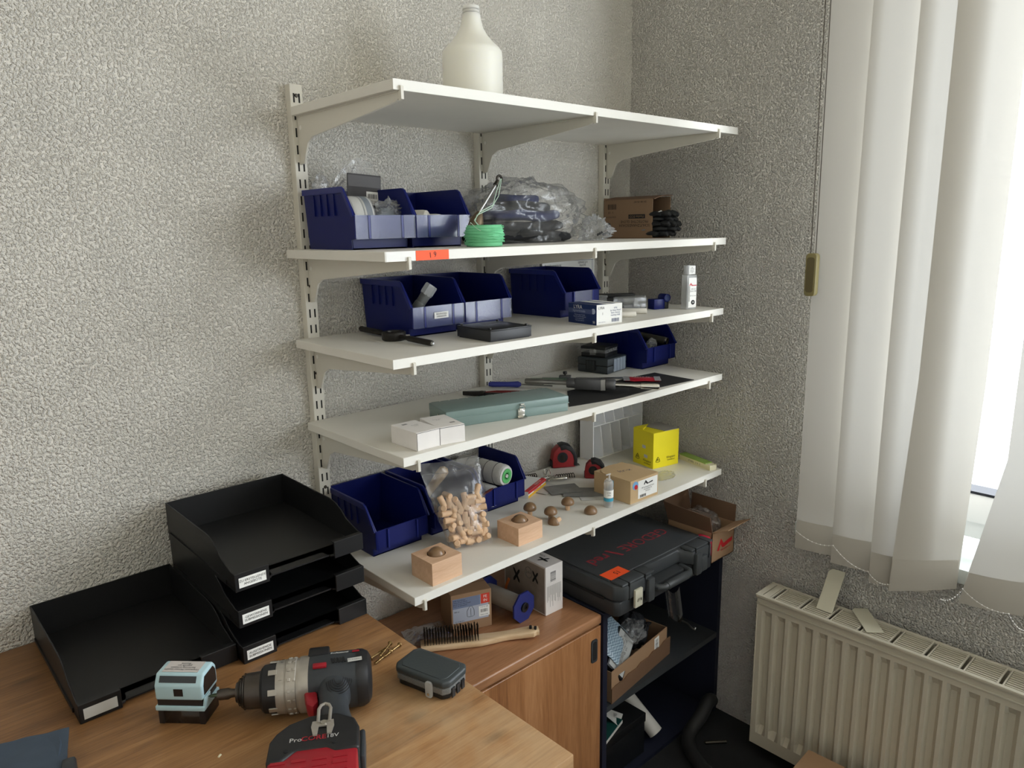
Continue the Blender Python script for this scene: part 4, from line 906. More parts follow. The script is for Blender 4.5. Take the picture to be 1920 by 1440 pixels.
# ---------------------------------------------------------------- lowest shelf
Z5 = ZS[4]
wood_mat('beech_block', ((196, 156, 122), (212, 174, 142), (224, 190, 160)), 'X', 8, 10, .55, .4, knots=False, bump=.1); mat('dome_brown', (128, 100, 72), .28, var=.08, vs=60, coat=.2); mat('dowel', (214, 180, 146), .7, var=.06, vs=200); mat('dowel_end', (226, 198, 168), .75)
def block(x, y, h, lab, dome):
    t = thing('wooden_block', lab, 'wooden block', (x, y, Z5)); w, d = .0355, .0335; R_ = .0165
    R_ = .0185; n = 32; g = G(); vs = [(-w, -d, h), (w, -d, h), (w, d, h), (-w, d, h), (-w, -d, 0), (w, -d, 0), (w, d, 0), (-w, d, 0)]
    ring = [(R_*math.cos(2*PI*k/n), R_*math.sin(2*PI*k/n), h) for k in range(n)]; low = [(a, b, h-.008) for a, b, c in ring]
    vs += ring+low; fs = [(0, 1, 5, 4), (1, 2, 6, 5), (2, 3, 7, 6), (3, 0, 4, 7), (7, 6, 5, 4)]
    cor = {0: 2, 1: 3, 2: 0, 3: 1}
    for k in range(n):
        k2 = (k+1) % n; a = (k+.5)/n*2*PI; c = 2 if a < PI/2 else 3 if a < PI else 0 if a < 1.5*PI else 1
        fs.append((8+k, c, 8+k2)); fs.append((8+k, 8+k2, 8+n+k2, 8+n+k))
        a2 = 2*PI*k2/n
    for ck, k in ((2, 8), (3, 16), (0, 24), (1, 0)):
        prev = {2: (2, 3), 3: (3, 0), 0: (0, 1), 1: (1, 2)}[ck]; fs.append((8+k, prev[0], prev[1]) if ck != 1 else (8+0, 1, 2))
    fs.append(tuple(8+n+k for k in range(n))); g.add(vs, fs); g.build('block', 'beech_block', t, smooth=False)
    t2 = thing('wooden_dome', dome, 'wooden dome', (x, y, Z5+h-.008)); g = G(); R2 = .0165
    g.lathe([(0, .0), (R2, .0), (R2, .006)]+[(R2*math.cos(a), .006+.0145*math.sin(a)) for a in (.25, .5, .75, 1.0, 1.25, 1.45)]+[(0, .0205)], 28); g.build('dome', 'dome_brown', t2)
block(-0.987, -0.324, .045, 'pale beech block with round recess at the left front of the lowest shelf', 'polished brown wooden dome resting in the left beech block')
block(-0.752, -0.310, .040, 'pale beech block with round recess in the middle of the lowest shelf', 'polished brown wooden dome resting in the middle beech block')
def cap(g, R_=.0158, M=None, c=(0, 0, 0)):
    g.lathe([(0, 0), (R_*.55, -.0005), (R_*.92, .0005), (R_, .003)]+[(R_*math.cos(a), .003+R_*.95*math.sin(a)) for a in (.25, .5, .75, 1.0, 1.25, 1.45)]+[(0, .003+R_*.95)], 26, M=M, c=c)
def mushroom(x, y, lab, stem=.014, rot=(0, 0, 0), z=0):
    t = thing('wooden_mushroom', lab, 'wooden mushroom', (x, y, Z5+z), rot=rot, group='wooden mushrooms')
    g = G(); cap(g, c=(0, 0, stem)); g.build('cap', 'dome_brown', t)
    if stem: g = G(); g.lathe([(0, 0), (.0050, 0), (.0056, .001), (.0056, stem+.002), (0, stem+.002)], 16); g.build('stem', 'dowel', t)
mushroom(-0.650, -0.236, 'wooden mushroom standing behind the middle beech block'); mushroom(-0.634, -0.288, 'wooden mushroom standing in the middle of the group beside a fallen one')
mushroom(-0.672, -0.287, 'wooden mushroom fallen over with its stem pointing right', rot=(0, -1.85, -.15), z=.012); bpy.data.objects['wooden_mushroom.002'].location = (-0.628, -0.312, Z5+.0075)
mushroom(-0.563, -0.275, 'lone wooden mushroom standing upright behind the flat dome'); mushroom(-0.540, -0.327, 'stemless brown dome lying flat next to the small clear tube', stem=0)
# bag of dowels leaning on the middle bin
BWd, BHt = .138, .190
t = thing('zip_bag', 'clear zip bag half full of wooden dowels leaning on the blue bin', 'plastic bag', (-0.868, -0.272, Z5), rot=(-0.38, 0, -.30))
def bagf(s):
    def f(u, v):
        bulge = (math.sin(PI*u)**.6)*(math.sin(PI*min(1, v*1.15+.06))**.7 if v < .82 else .12)
        w = BWd*(.70+.30*v) ; x = -w/2+w*u-.022*(v-.5)+.004*nz((u, v*2, s), 5)
        y = s*.017*bulge+.0025*nz((u*2, v*2, s+3), 3)+.010*math.sin(PI*u)*max(0, v-.75)
        return (x, y, .001+BHt*v*(1-.02*math.sin(PI*u)))
    return f
film_mat('zip_film', (238, 240, 242), .10, .5, 30, .35, .004, .12)
g = G(); g.sheet(bagf(-1), 40, 48); g.sheet(bagf(1), 40, 48); g.build('film', 'zip_film', t)
g = G(); g.tube([Vector(bagf(-1)(u/20, .87))+Vector((0, -.001, 0)) for u in range(21)], .0008, 6); g.build('zip_strip', 'bag_film_hazy', t)
rnd = random.Random(11); Mb = Matrix.Translation(t.location) @ Euler(t.rotation_euler).to_matrix().to_4x4()
g = G(); L_, r = .026, .0066
g.lathe([(0, -L_/2), (r*.8, -L_/2), (r, -L_/2+.0015), (r, L_/2-.0015), (r*.8, L_/2), (0, L_/2)], 12); dow = None
row = 0; v = .05; cnt = 0
while v < .62:
    w = BWd*(.70+.30*v)-.020; n_ = int(w/.0150)
    for k in range(n_):
        u = (k+.5)/n_; 
        for layer in (-1, 1):
            if layer == 1 and v > .5: continue
            x = -w/2+w*u-.022*(v-.5)+rnd.uniform(-.002, .002); z = BHt*v+rnd.uniform(-.003, .003)+.006
            th = .011*math.sin(PI*min(1, v*1.15+.1)); y = layer*max(.0045, th*.75)
            mode = rnd.random(); e = Euler((rnd.uniform(-.3, .3), PI/2 if mode < .45 else rnd.uniform(-.5, .5), rnd.uniform(-.35, .35) if mode < .8 else 0))
            if mode > .8: e = Euler((PI/2+rnd.uniform(-.4, .4), 0, rnd.uniform(-.5, .5))); y *= .4
            if v > .52 and rnd.random() < .45: continue
            M = Mb @ Matrix.Translation((x, y, z)) @ e.to_matrix().to_4x4()
            if dow is None: dow = g.build('wooden_dowel', 'dowel'); o = dow
            else: o = dow.copy(); COL.objects.link(o)
            tag(o, 'fluted beech dowel inside the clear zip bag', 'dowel', 'dowels in the zip bag'); o.matrix_world = M; cnt += 1
            zmin = M.translation.z-.012
            if zmin < Z5+.0025: o.location.z += Z5+.0025-zmin
    v += .066
# wooden handle behind the bag and dark pencil
wood_mat('handle_wood', ((170, 140, 100), (192, 162, 120), (208, 180, 140)), 'Z', 6, 10, .5, .4, knots=False)
t = thing('hammer_handle', 'rounded wooden tool handle sticking up from the bin behind the dowel bag', 'tool handle', (-0.842, -0.050, Z5+.016), rot=(.38, .52, 0))
g = G(); g.lathe([(0, 0), (.009, 0), (.010, .05), (.011, .085), (.013, .105), (.012, .118), (.006, .124), (0, .125)], 18); g.build('handle', 'handle_wood', t)
t = thing('carpenter_pencil', 'dark red pencil resting across the bin edges beside the roller', 'pencil', (-0.742, -0.186, Z5+.066), rot=(0, 1.5, .25))
g = G(); g.lathe([(0, -.035), (.0032, -.035), (.0032, .02), (.0008, .032), (0, .033)], 6); g.build('pencil', mat('pencil_red', (70, 22, 20), .5), t, smooth=False)
# paint rollers
mat('roller_pile', (214, 214, 210), .95, bump=.6, bs=420, bd=.0015); mat('roller_stripe', (76, 78, 80), .9); mat('roller_green', (98, 186, 110), .4); mat('roller_hub', (48, 130, 66), .45)
t = thing('paint_roller', 'fluffy white paint roller with dark stripes and green end in the bin', 'paint roller', (-0.668, -0.090, Z5+.082), rot=(0.03, 0, .18))
M = rotm(PI/2, 0, 0); g = G(); R_ = .0265
g.lathe([(.018, -.070), (R_*.85, -.070), (R_, -.062), (R_, .062), (R_*.97, .068), (R_*.88, .0725), (.018, .0735)], 36, M=M); g.build('pile', 'roller_pile', t)
g = G()
for k in range(4): 
    y = .05-.028*k; g.tube([((R_+.0003)*math.cos(a), -y+.008*math.sin(a)*.3, (R_+.0003)*math.sin(a)) for a in [2*PI*q/36 for q in range(36)]], .0007, 5, closed=True)
stuff(g.build('stripes', 'roller_stripe', t))
g = G(); g.lathe([(.0075, .073), (.0075, .0745), (.0175, .0752), (.0178, .073), (.0175, .070)], 32, M=M); g.build('end_disc', 'roller_green', t); g = G(); g.lathe([(0, .066), (.008, .066), (.0085, .0748), (.0098, .0752)], 24, M=M); g.build('hub', 'roller_hub', t)
g = G(); g.lathe([(.0026, .066), (.0026, .0755), (.0042, .0755), (.0042, .066)], 16, M=M); g.build('bushing', 'paper_white', t)
t = thing('paint_roller', 'second white paint roller lying lower in the same bin', 'paint roller', (-0.695, -0.095, Z5+.034), rot=(0, 0, .1))
g = G(); g.lathe([(0, -.06), (R_*.85, -.06), (R_, -.052), (R_, .052), (R_*.9, .06), (0, .06)], 30, M=M); g.build('pile', 'roller_pile', t)
g = G(); g.lathe([(0, .0598), (.012, .0605), (.012, .059)], 20, M=M); g.build('end_disc', 'roller_green', t)
# flat red-yellow carton, metal hooks, leaflets
mat('carton_yellow', (236, 186, 52), .5); mat('carton_red', (198, 36, 44), .5)
t = thing('flat_carton', 'flat red, white and yellow carton beside the roller bin', 'carton', (-0.540, -0.110, Z5), rz=.38)
g = G(); g.bb(-.055, .055, -.030, .030, 0, .018); g.build('carton', 'paper_white', t, bevel=.0005, seg=1); patch('yellow_band', .110, .007, 'carton_yellow', t, FRONT(0, -.0302, .0045)); patch('red_band', .110, .006, 'carton_red', t, FRONT(0, -.0302, .0148)); text('lettering', 'PROFIMAT 210F', 'carton_red', t, .007, FRONT(0.0, -.0306, .0095)); patch('red_top', .110, .012, 'carton_red', t, TOP(0, -.024, .0181)); text('top_lettering', 'FIXETOR', 'paper_white', t, .009, TOP(0.018, -.024, .0185))
def hook_pts(R_, L_): return [(0, 0, 0), (L_, 0, 0)]+[(L_+R_*math.sin(a), 0, R_-R_*math.cos(a)) for a in (.6, 1.2, 1.8, 2.4, 3.0)]+[(L_*.3, 0, 2*R_), (.0, 0, 2*R_-.002)]
for k, (x, y, a, b, lab) in enumerate(((-.470, -.075, -.25, 1.35, 'bent steel snap hook lying at the back of the metal pile'), (-.445, -.105, -.55, 1.4, 'bent steel snap hook in the middle of the metal pile'), (-.480, -.115, .35, 1.25, 'bent steel snap hook crossing the leaflets'), (-.455, -.090, .9, 1.3, 'bent steel snap hook turned across the others'))):
    t = thing('snap_hook', lab, 'metal hook', (x, y, Z5+.004+.003*k), rot=(b, 0, a), group='steel hooks in a pile')
    g = G(); g.tube(hook_pts(.008, .035), .0022, 8); g.build('hook', 'chrome', t); g = G(); g.tube([(0, 0, .003), (.018, .001, .008), (.034, 0, .013)], .0016, 6); g.build('gate', 'steel', t)
t = thing('coil_spring', 'small steel coil spring lying at the right of the metal hooks', 'spring', (-.405, -.120, Z5+.0075), rz=-.5)
g = G(); g.tube([(-.025+.05*q/90, .006*math.cos(q*.55), .006*math.sin(q*.55)) for q in range(91)], .0012, 6); g.build('coil', 'steel_dark', t)
t = thing('coil_spring', 'second steel coil spring lying at the left behind the hooks', 'spring', (-.478, -.055, Z5+.0075), rz=-.35)
g = G(); g.tube([(-.022+.044*q/90, .006*math.cos(q*.55), .006*math.sin(q*.55)) for q in range(91)], .0012, 6); g.build('coil', 'steel_dark', t)
mat('leaf_grey', (128, 128, 126), .6, var=.15, vs=40); mat('leaf_light', (196, 196, 192), .6)
for k, (x, y, a, w, d, c, lab) in enumerate(((-.475, -.178, -.45, .085, .062, 'leaf_grey', 'grey printed leaflet lying under the metal hooks'), (-.455, -.225, -.75, .10, .062, 'leaf_grey', 'dark grey folded leaflet lying before the hooks'), (-.500, -.140, .2, .075, .05, 'leaf_light', 'pale paper packet under the hooks beside the flat carton'), (-.462, -.262, -.62, .06, .04, 'leaf_light', 'pale corner of paper sticking out below the grey leaflet'))):
    t = thing('leaflet', lab, 'leaflet', (x, y, Z5+.0004+.0011*(3-k)), rz=a, group='leaflets on the lowest shelf')
    g = G(); g.sheet(lambda u, v: (-w/2+w*u, -d/2+d*v, .0006*math.sin(4*u+k)+.0006), 8, 6); g.build('paper', c, t, solid=.0005)
# tape measures
mat('tm_red', (146, 34, 38), .45); mat('tm_black', (30, 30, 32), .6)
def tape_measure(lab, loc, rot, s=1.0):
    t = thing('tape_measure', lab, 'tape measure', loc, rot=rot)
    pr = [(-.032, 0), (.030, 0), (.034, .004), (.034, .018), (.030, .040), (.018, .058), (.0, .064), (-.018, .060), (-.030, .046), (-.034, .026), (-.034, .004)]
    pr = [(a*s, b*s) for a, b in pr]; g = G(); g.prism(pr, -.016*s, .016*s); g.build('case', 'tm_red', t, bevel=.003*s)
    pr2 = [(a*1.05, b*1.05-.001) for a, b in [p for p in pr]]; g = G()
    rim = [pr2[k] for k in (2, 3, 4, 5, 6, 7, 8)]; inn = [(a*.62-.002, b*.62+.012*s) for a, b in rim][::-1]
    g.prism([(.036*s, .002*s), (.037*s, .020*s), (.032*s, .042*s), (.019*s, .0605*s), (0, .067*s), (-.014*s, .064*s), (-.010*s, .050*s), (.004*s, .052*s), (.016*s, .046*s), (.024*s, .034*s), (.027*s, .018*s), (.026*s, .004*s)], -.0175*s, .0175*s); g.build('rubber_grip', 'tm_black', t, bevel=.002*s)
    g = G(); g.cyl((-.006*s, -.0175*s, .030*s), (-.006*s, -.016*s, .030*s), .015*s, n=24); d_ = g.build('side_disc', 'tm_black', t); g = G(); g.box((-.006*s, -.018*s, .022*s), (.012*s, .001, .016*s)); g.build('belt_clip', 'steel_dark', d_, smooth=False)
    g = G(); g.bb(.034*s, .046*s, -.008*s, .008*s, .001, .0018); g.bb(.045*s, .046*s, -.008*s, .008*s, -.0004, .0018); g.build('blade_tip', 'chrome', t, smooth=False)
    g = G(); g.bb(-.036*s, -.031*s, -.012*s, .012*s, .001, .02*s); g.build('rear_bumper', 'tm_black', t, bevel=.001)
tape_measure('large red and black tape measure standing against the wall', (-0.335, -0.045, Z5+.0012), (0, 0, -.55))
tape_measure('red and black tape measure lying tipped in front of the white rack', (-0.345, -0.170, Z5+.030), (PI/2, 0, -.95), .78)
bpy.data.objects['tape_measure.001'].rotation_euler = (0, 0, -.85); bpy.data.objects['tape_measure.001'].location.z = Z5+.001
# white sorting rack in the corner
mat('rack_white', (240, 241, 242), .5)
t = thing('sorting_rack', 'white sorting rack with slanted dividers behind the yellow box', 'rack', (-0.125, -0.045, Z5))
x0, x1, d0, d1, hh = -.118, .108, -.030, .022, .215
g = G(); g.bb(x0, x0+.003, d0, d1, 0, hh); g.build('side_panel', 'rack_white', t, smooth=False); g = G(); g.bb(x1-.003, x1, d0, d1, 0, hh); g.build('side_panel', 'rack_white', t, smooth=False)
g = G(); g.bb(x0, x1, d1-.002, d1, 0, hh); g.build('back_panel', 'rack_white', t, smooth=False)
for z in (0.0, .098, .21):
    g = G(); g.bb(x0+.003, x1-.003, d0+.004, d1-.002, z, z+.0022); g.build('rack_shelf', 'rack_white', t, smooth=False)
for z in (.002, .100):
    for k in range(4):
        xa = x0+.040+k*.042; g = G(); g.prism([(xa+(.016 if z > .05 else .010), z), (xa+(.019 if z > .05 else .013), z), (xa-.003, z+.094), (xa-.006, z+.094)], d0+.003, d1-.003, 'xz'); g.build('divider', 'rack_white', t, smooth=False)
# kraft box, yellow box, green box, small tube, film
mat('box_tan', (196, 168, 128), .8, var=.04, vs=20); mat('sticker_blue', (120, 170, 214), .5)
t = thing('tan_carton', 'tan cardboard carton with white label at the front of the lowest shelf', 'cardboard box', (-0.380, -0.303, Z5), rz=-.035)
w, d, h = .0525, .0595, .0585
g = G(); g.bb(-w, w, -d, d, 0, h-.002); g.build('carton', 'box_tan', t, bevel=.0006, seg=1)
lidp = [(-w, -d), (w, -d), (w, d*.45)]+[(w*math.cos(a)*1.0, d*.45+d*.55*math.sin(a)) for a in (.4, .8, 1.2, 1.57, 1.95, 2.35, 2.75)]+[(-w, d*.45)]
g = G(); g.prism(lidp, h-.0018, h, 'xy'); g.build('lid', 'box_tan', t, smooth=False)
patch('label', .073, .045, 'paper_white', t, FRONT(.012, -d-.0002, .030)); text('handwriting', 'ltr-x', 'card_mid', t, .022, TOP(0, .005, h+.0004)@Matrix.Rotation(-.2, 4, 'Z'))
g = G(); g.add([(-.016, 0, .040), (-.009, 0, .050), (.000, 0, .041), (.018, 0, .044), (.018, 0, .0405), (-.004, 0, .0385), (-.009, 0, .0435), (-.013, 0, .0385)], [(0, 1, 6, 7), (1, 2, 5, 6), (2, 3, 4, 5)]); g.v = [v+Vector((.012, -d-.0008, 0)) for v in g.v]; g.build('logo', 'ink', t, smooth=False)
text('label_print', 'MF Sechskantschraube\nmit Scheibe 8x\n50 Stück', 'card_mid', t, .0052, FRONT(.012, -d-.0008, .027)); bars('barcode', .024, .007, 18, 'ink', t, FRONT(-.006, -d-.0008, .0125))
g = G(); g.cyl((-.035, -d-.0006, .044), (-.035, -d-.0002, .044), .0105, n=28); g.build('round_sticker', 'sticker_blue', t); g = G(); g.cyl((-.033, -d-.001, .040), (-.033, -d-.0005, .040), .006, n=20); g.build('sticker_centre', 'carton_red', t)
mat('box_yellow', (240, 224, 30), .5); mat('box_grey_top', (150, 146, 138), .6)
t = thing('yellow_box', 'bright yellow carton with black triangle marks on the lowest shelf', 'carton', (-0.128, -0.208, Z5), rz=-.20)
w, d, h = .047, .042, .102
g = G(); g.bb(-w, w, -d, d, 0, h); g.build('carton', 'box_yellow', t, bevel=.0008, seg=1)
g = G(); g.prism([(-w*.1, -d*.98), (w*.98, -d*.98), (w*.98, d*.9), (-w*.4, d*.9)], h, h+.0012, 'xy'); g.build('torn_flap', 'box_grey_top', t, smooth=False)
g = G(); g.prism([(-w*.95, d*.1), (w*.1, d*.9), (-w*.95, d*.9)], h, h+.0022, 'xy'); g.build('lifted_flap', 'box_yellow', t, smooth=False)
def tri(M):
    g = G(); P = [(-.008, -.006), (.008, -.006), (0, .009)]
    g.tube([M@Vector((a, b, .0003)) for a, b in [(-.0075, -.005), (-.003, -.0065), (.003, -.0065), (.0075, -.005), (.0048, .002), (0, .0085), (-.0048, .002)]], .0007, 5, closed=True); g.tube([M@Vector(p) for p in ((-.004, -.003, .0003), (-.001, .004, .0003), (.0005, -.003, .0003), (.003, .001, .0003))], .0006, 5); g.build('triangle_mark', 'ink', t)
tri(FRONT(-.030, -d-.0002, .024)); tri(LEFT(-w-.0002, .022, .022)); text('lettering', 'Klingspor', 'ink', t, .0085, FRONT(.018, -d-.0005, .026)); text('lettering', 'Schleifband', 'ink', t, .006, FRONT(.018, -d-.0005, .018)); text('lettering', 'Klingspor', 'ink', t, .0085, LEFT(-w-.0005, -.018, .018)); text('lettering', 'Schleifband', 'ink', t, .006, LEFT(-w-.0005, -.018, .010))
for y, z in ((-.004, .056), (-.012, .030)): patch('worn_patch', .014, .009, 'leaf_light', t, LEFT(-w-.0003, y, z))
mat('box_green', (142, 172, 86), .6); mat('box_cream', (222, 216, 186), .6)
t = thing('green_carton', 'narrow cream carton with green lid at the right end of the lowest shelf', 'carton', (-0.058, -0.300, Z5), rz=-.25)
g = G(); g.bb(-.012, .012, -.062, .062, 0, .014); g.build('carton', 'box_cream', t, smooth=False); g = G(); g.bb(-.0122, .0122, -.045, .0622, .0138, .0165); g.build('lid', 'box_green', t, smooth=False); text('lettering', 'STABIL  3 X  5', 'card_mid', t, .008, LEFT(-.0124, 0, .007))
t = thing('small_tube', 'small clear tube with black bits and blue label before the tan carton', 'plastic tube', (-0.479, -0.330, Z5))
mat('tube_label', (58, 156, 186), .5)
g = G(); g.lathe([(0, 0), (.0108, 0), (.0115, .002), (.0115, .060), (.0095, .066), (.006, .067), (.006, .070), (0, .070)], 24); g.build('tube', 'clear_plastic', t); g = G(); g.cyl((.002, 0, .066), (.002, 0, .081), .0022, n=10); g.bb(-.010, .006, -.0012, .0012, .080, .0822); g.build('hanger', 'clear_plastic', t)
g = G(); g.lathe([(.01165, .016), (.01165, .024)], 24); g.build('label_stripe', 'tube_label', t); g = G(); g.lathe([(.01165, .025), (.01165, .044)], 24); g.build('label', 'paper_white', t)
g = G(); g.add([(.0118*math.cos(a), .0118*math.sin(a), z) for z in (.048, .064) for a in (-.9, -.6, -.3, 0)], [(0, 1, 5, 4), (1, 2, 6, 5), (2, 3, 7, 6)]); g.build('blue_tab', 'tube_label', t)
text('label_print', 'HSS\n25x', 'ink', t, .0055, frame((-.0082, -.0084, .035), (.7, -.7, 0), (0, 0, 1)))
g = G(); rnd = random.Random(5)
for k in range(9): a = rnd.uniform(0, 6.3); rr = rnd.uniform(0, .0075); g.cyl((rr*math.cos(a), rr*math.sin(a), .003), (rr*math.cos(a)*.9, rr*math.sin(a)*.9, rnd.uniform(.03, .055)), .0016, n=6)
stuff(g.build('bits', 'steel_dark', t))
t = thing('film_scrap', 'scrap of clear glossy film lying right of the tan carton', 'film', (-0.215, -0.298, Z5+.0005))
bag_blob(G(), (0, 0, .004), (.042, .026, .008), 31, True, .22, 2.2, 40, 18).build('film', 'bag_film', t)
# ---------------------------------------------------------------- desk: letter trays
ZD = 0.75
mat('tray_black', (20, 20, 21), .42, bump=.06, bs=700, bd=.0004); mat('tray_label_grey', (196, 194, 188), .6)
def tray(label, x0, yf, z, txt=None, group=None, blank=False):
    """letter tray: x0 left edge, yf front; opens to the room"""
    W_, D_, H_ = .228, .300, .066
    t = thing('letter_tray', label, 'letter tray', (x0+W_/2, yf+D_/2, z), group='black letter trays on the desk')
    w, d = W_/2, D_/2; k = .0022
    g = G(); g.bb(-w, w, -d+.006, d, .004, .0065); 
    g.build('floor_plate', 'tray_black', t, smooth=False)
    side = [(d, .0), (d, H_), (-d+.105, H_), (-d+.085, H_-.003), (-d+.066, H_-.012), (-d+.050, H_-.024), (-d+.032, .036), (-d+.012, .030), (-d, .030), (-d, .0)]
    for s in (-1, 1):
        g = G(); a, b = sorted((s*w, s*(w-k))); g.prism(side, a, b, 'yz'); g.build('side_wall', 'tray_black', t, bevel=.0006, seg=1)
        g = G(); a, b = sorted((s*w, s*(w+.0022))); g.bb(a, b, -d+.03, d-.01, .004, .011); g.build('stacking_rail', 'tray_black', t, smooth=False)
    g = G(); g.bb(-w, w, d-k, d, 0, H_); g.build('back_wall', 'tray_black', t, smooth=False)
    g = G(); cut = .058
    pts = [(-w, -d), (-cut, -d)]+[(-cut+.010*math.sin(a), -d+.024*(1-math.cos(a))) for a in (.5, 1.0, 1.57)]+[(cut-.010*math.sin(a), -d+.024*(1-math.cos(a))) for a in (1.57, 1.0, .5)]+[(cut, -d), (w, -d), (w, -d+.04), (-w, -d+.04)]
    g.prism(pts, .004, .0065, 'xy'); g.build('front_lip', 'tray_black', t, smooth=False)
    for s in (-1, 1):
        a, b = sorted((s*w, s*cut)); g = G(); g.bb(a, b, -d-.002, -d+.002, 0, .030); g.bb(a, b, -d, -d+.008, .027, .030); h = g.build('label_front', 'tray_black', t, bevel=.0008, seg=1)
        if s < 0 and (txt or blank):
            patch('paper_label', .044, .0165, 'paper_white' if txt else 'tray_label_grey', h, FRONT(-.086, -d-.0024, .014))
            if txt: text('label_print', txt, 'ink', h, .0056, FRONT(-.086, -d-.003, .014))
    return t
tray('single black letter tray with a blank grey label standing left of the stack', -1.604, -0.302, ZD+.0003, blank=True)
tray('lowest tray of the stack, labelled AUSSTEHENDE SUBMISSIONEN', -1.374, -0.322, ZD+.0003, 'AUSSTEHENDE\nSUBMISSIONEN')
tray('middle tray of the stack, labelled GEWONNENE SUBMISSIONEN', -1.377, -0.326, ZD+.0663, 'GEWONNENE\nSUBMISSIONEN')
tray('top tray of the stack, labelled ZU ERSTELLENDE ANGEBOTE', -1.380, -0.334, ZD+.1323, 'ZU ERSTELLENDE\nANGEBOTE')

# ---------------------------------------------------------------- self-inking stamp
mat('stamp_blue', (176, 206, 214), .35); mat('stamp_dark', (34, 30, 30), .3); mat('stamp_print', (196, 190, 186), .5)
film_mat('smoke_clear', (60, 50, 44), .55, .5, 10, .05, .001, .08)
t = thing('self_inking_stamp', 'light blue self-inking stamp standing on the desk before the drill', 'stamp', (-1.482, -0.388, ZD), rz=-.80)
w, d = .0335, .022
for s in (-1, 1):
    g = G(); a, b = sorted((s*w, s*(w-.008))); g.bb(a, b, -d, d, 0, .022); g.build('foot', 'stamp_dark', t, bevel=.001)
g = G(); g.bb(-w+.002, w-.002, -d+.001, d-.001, .0005, .022); g.build('clear_guard', 'smoke_clear', t, smooth=False)
g = G(); g.bb(-w-.002, w+.002, -d-.002, d+.002, .022, .029); g.prism([(w-.002, .024), (w+.0025, .024), (w+.0035, .042), (w+.0015, .042)], -d, -d*.2, 'xz'); g.build('lower_frame', 'stamp_blue', t, bevel=.0015)
g = G(); g.bb(-w+.001, w-.001, -d+.0005, d-.0005, .029, .040); g.build('ink_slot', 'stamp_dark', t, smooth=False)
g = G(); g.prism([(-d-.001, .038), (d+.001, .038), (d+.001, .066), (d-.006, .075), (-d+.008, .075), (-d-.001, .060)], -w-.001, w+.001, 'yz'); c_ = g.build('cap', 'stamp_blue', t, bevel=.003, seg=3)
g = G(); g.prism([(-d+.004, .044), (d-.003, .044), (d-.003, .062), (d-.009, .070), (-d+.009, .070), (-d+.004, .058)], w+.0008, w+.0014, 'yz'); g.build('side_grip', 'stamp_dark', c_, smooth=False)
g = G(); g.bb(-.0065, .0065, -d-.0016, -d-.0008, .045, .056); g.build('window', 'stamp_dark', c_, smooth=False)
patch('imprint_card', .052, .026, 'stamp_print', c_, TOP(-.001, .0015, .0753)); text('imprint', 'Werkstatt Muster GmbH\nRechnung erhalten\ngeprüft am\nBezahlt', 'dark_grey', c_, .0048, TOP(-.001, .0015, .0759)@Matrix.Rotation(PI, 4, 'Z'))
patch('card_edge', .053, .009, 'dark_grey', c_, frame((-.001, -d+.0035, .0682), (1, 0, 0), (0, .52, .86)), .0004)

# ---------------------------------------------------------------- cordless drill lying on its side
mat('drill_slate', (50, 54, 58), .5, bump=.1, bs=500); mat('drill_black', (26, 26, 28), .45); mat('drill_alu', (172, 166, 156), .4, metal=.55, var=.1, vs=60, rvar=.1); mat('drill_chuck', (82, 76, 70), .38, metal=.7, var=.2, vs=50); mat('drill_red', (150, 26, 38), .4); mat('bit_green', (66, 78, 58), .4, metal=.6)
t = thing('cordless_drill', 'cordless drill with red battery lying on its side on the desk', 'drill', (-1.442, -0.434, ZD), rz=-.5564)
AX = .0385; MX = rotm(0, PI/2, 0)
def lx(prof, n=36): g = G(); g.lathe([(r, u) for u, r in prof], n, M=MX, c=(0, -.003, AX)); return g
lx([(-.026, 0), (-.022, .0022), (-.012, .003), (-.012, .0)], 8).build('bit', 'bit_green', t, smooth=False)
lx([(-.013, 0), (-.013, .0062), (-.010, .0075), (.002, .0078), (.006, .0060), (.016, .0055), (.016, 0)], 20).build('bit_holder', 'drill_chuck', t)
c_ = lx([(.012, 0), (.013, .0135), (.016, .0145), (.026, .0235), (.028, .0242), (.050, .0255), (.051, .0), ], 40).build('chuck', 'drill_chuck', t)
for u in (.0175, .021, .0245): lx([(u-.0008, .0135+(u-.013)*.86), (u, .0155+(u-.0135)*.86), (u+.0008, .0150+(u-.0135)*.86)], 36).build('chuck_ring', 'steel_dark', c_)
lx([(.048, 0), (.048, .0285), (.052, .0325), (.068, .0345), (.072, .035), (.072, 0)], 40).build('clutch_collar', 'drill_black', t)
r_ = lx([(.070, 0), (.070, .0355), (.074, .0362), (.0815, .0368), (.082, .036), (.0832, .036), (.084, .0372), (.097, .0378), (.098, .0365), (.103, .0370), (.103, 0)], 48).build('torque_ring', 'drill_alu', t)
def on_ring(name, u, ang, su, sa, sh, m, par, R_):
    g = G(); M = rotm(-ang, 0, 0); g.box((0, 0, R_-sh/2), (su, sa, sh)); g.v = [M @ v+Vector((u, -.003, AX)) for v in g.v]; g.build(name, m, par, bevel=.0004, seg=1)
for k in range(16):
    a = 2*PI*k/16
    on_ring('grip_rib', .0885, a, .0045, .0045, .0022, 'drill_alu', r_, .0378); on_ring('grip_rib', .0955, a, .0035, .0045, .002, 'drill_alu', r_, .0378)
for k in range(8): on_ring('pointer_tooth', .066, 2*PI*(k+.5)/8, .012, .008, .002, 'drill_alu', r_, .0352)
text('torque_number', '10', 'ink', r_, .0065, frame((.0775, -.003-.026, AX+.0268), (0, -.72, .70), (-1, 0, 0))); 
for k in range(3): on_ring('scale_mark', .0775, .45+.28*k-.35, .003, .0007, .0004, 'ink', r_, .0370)
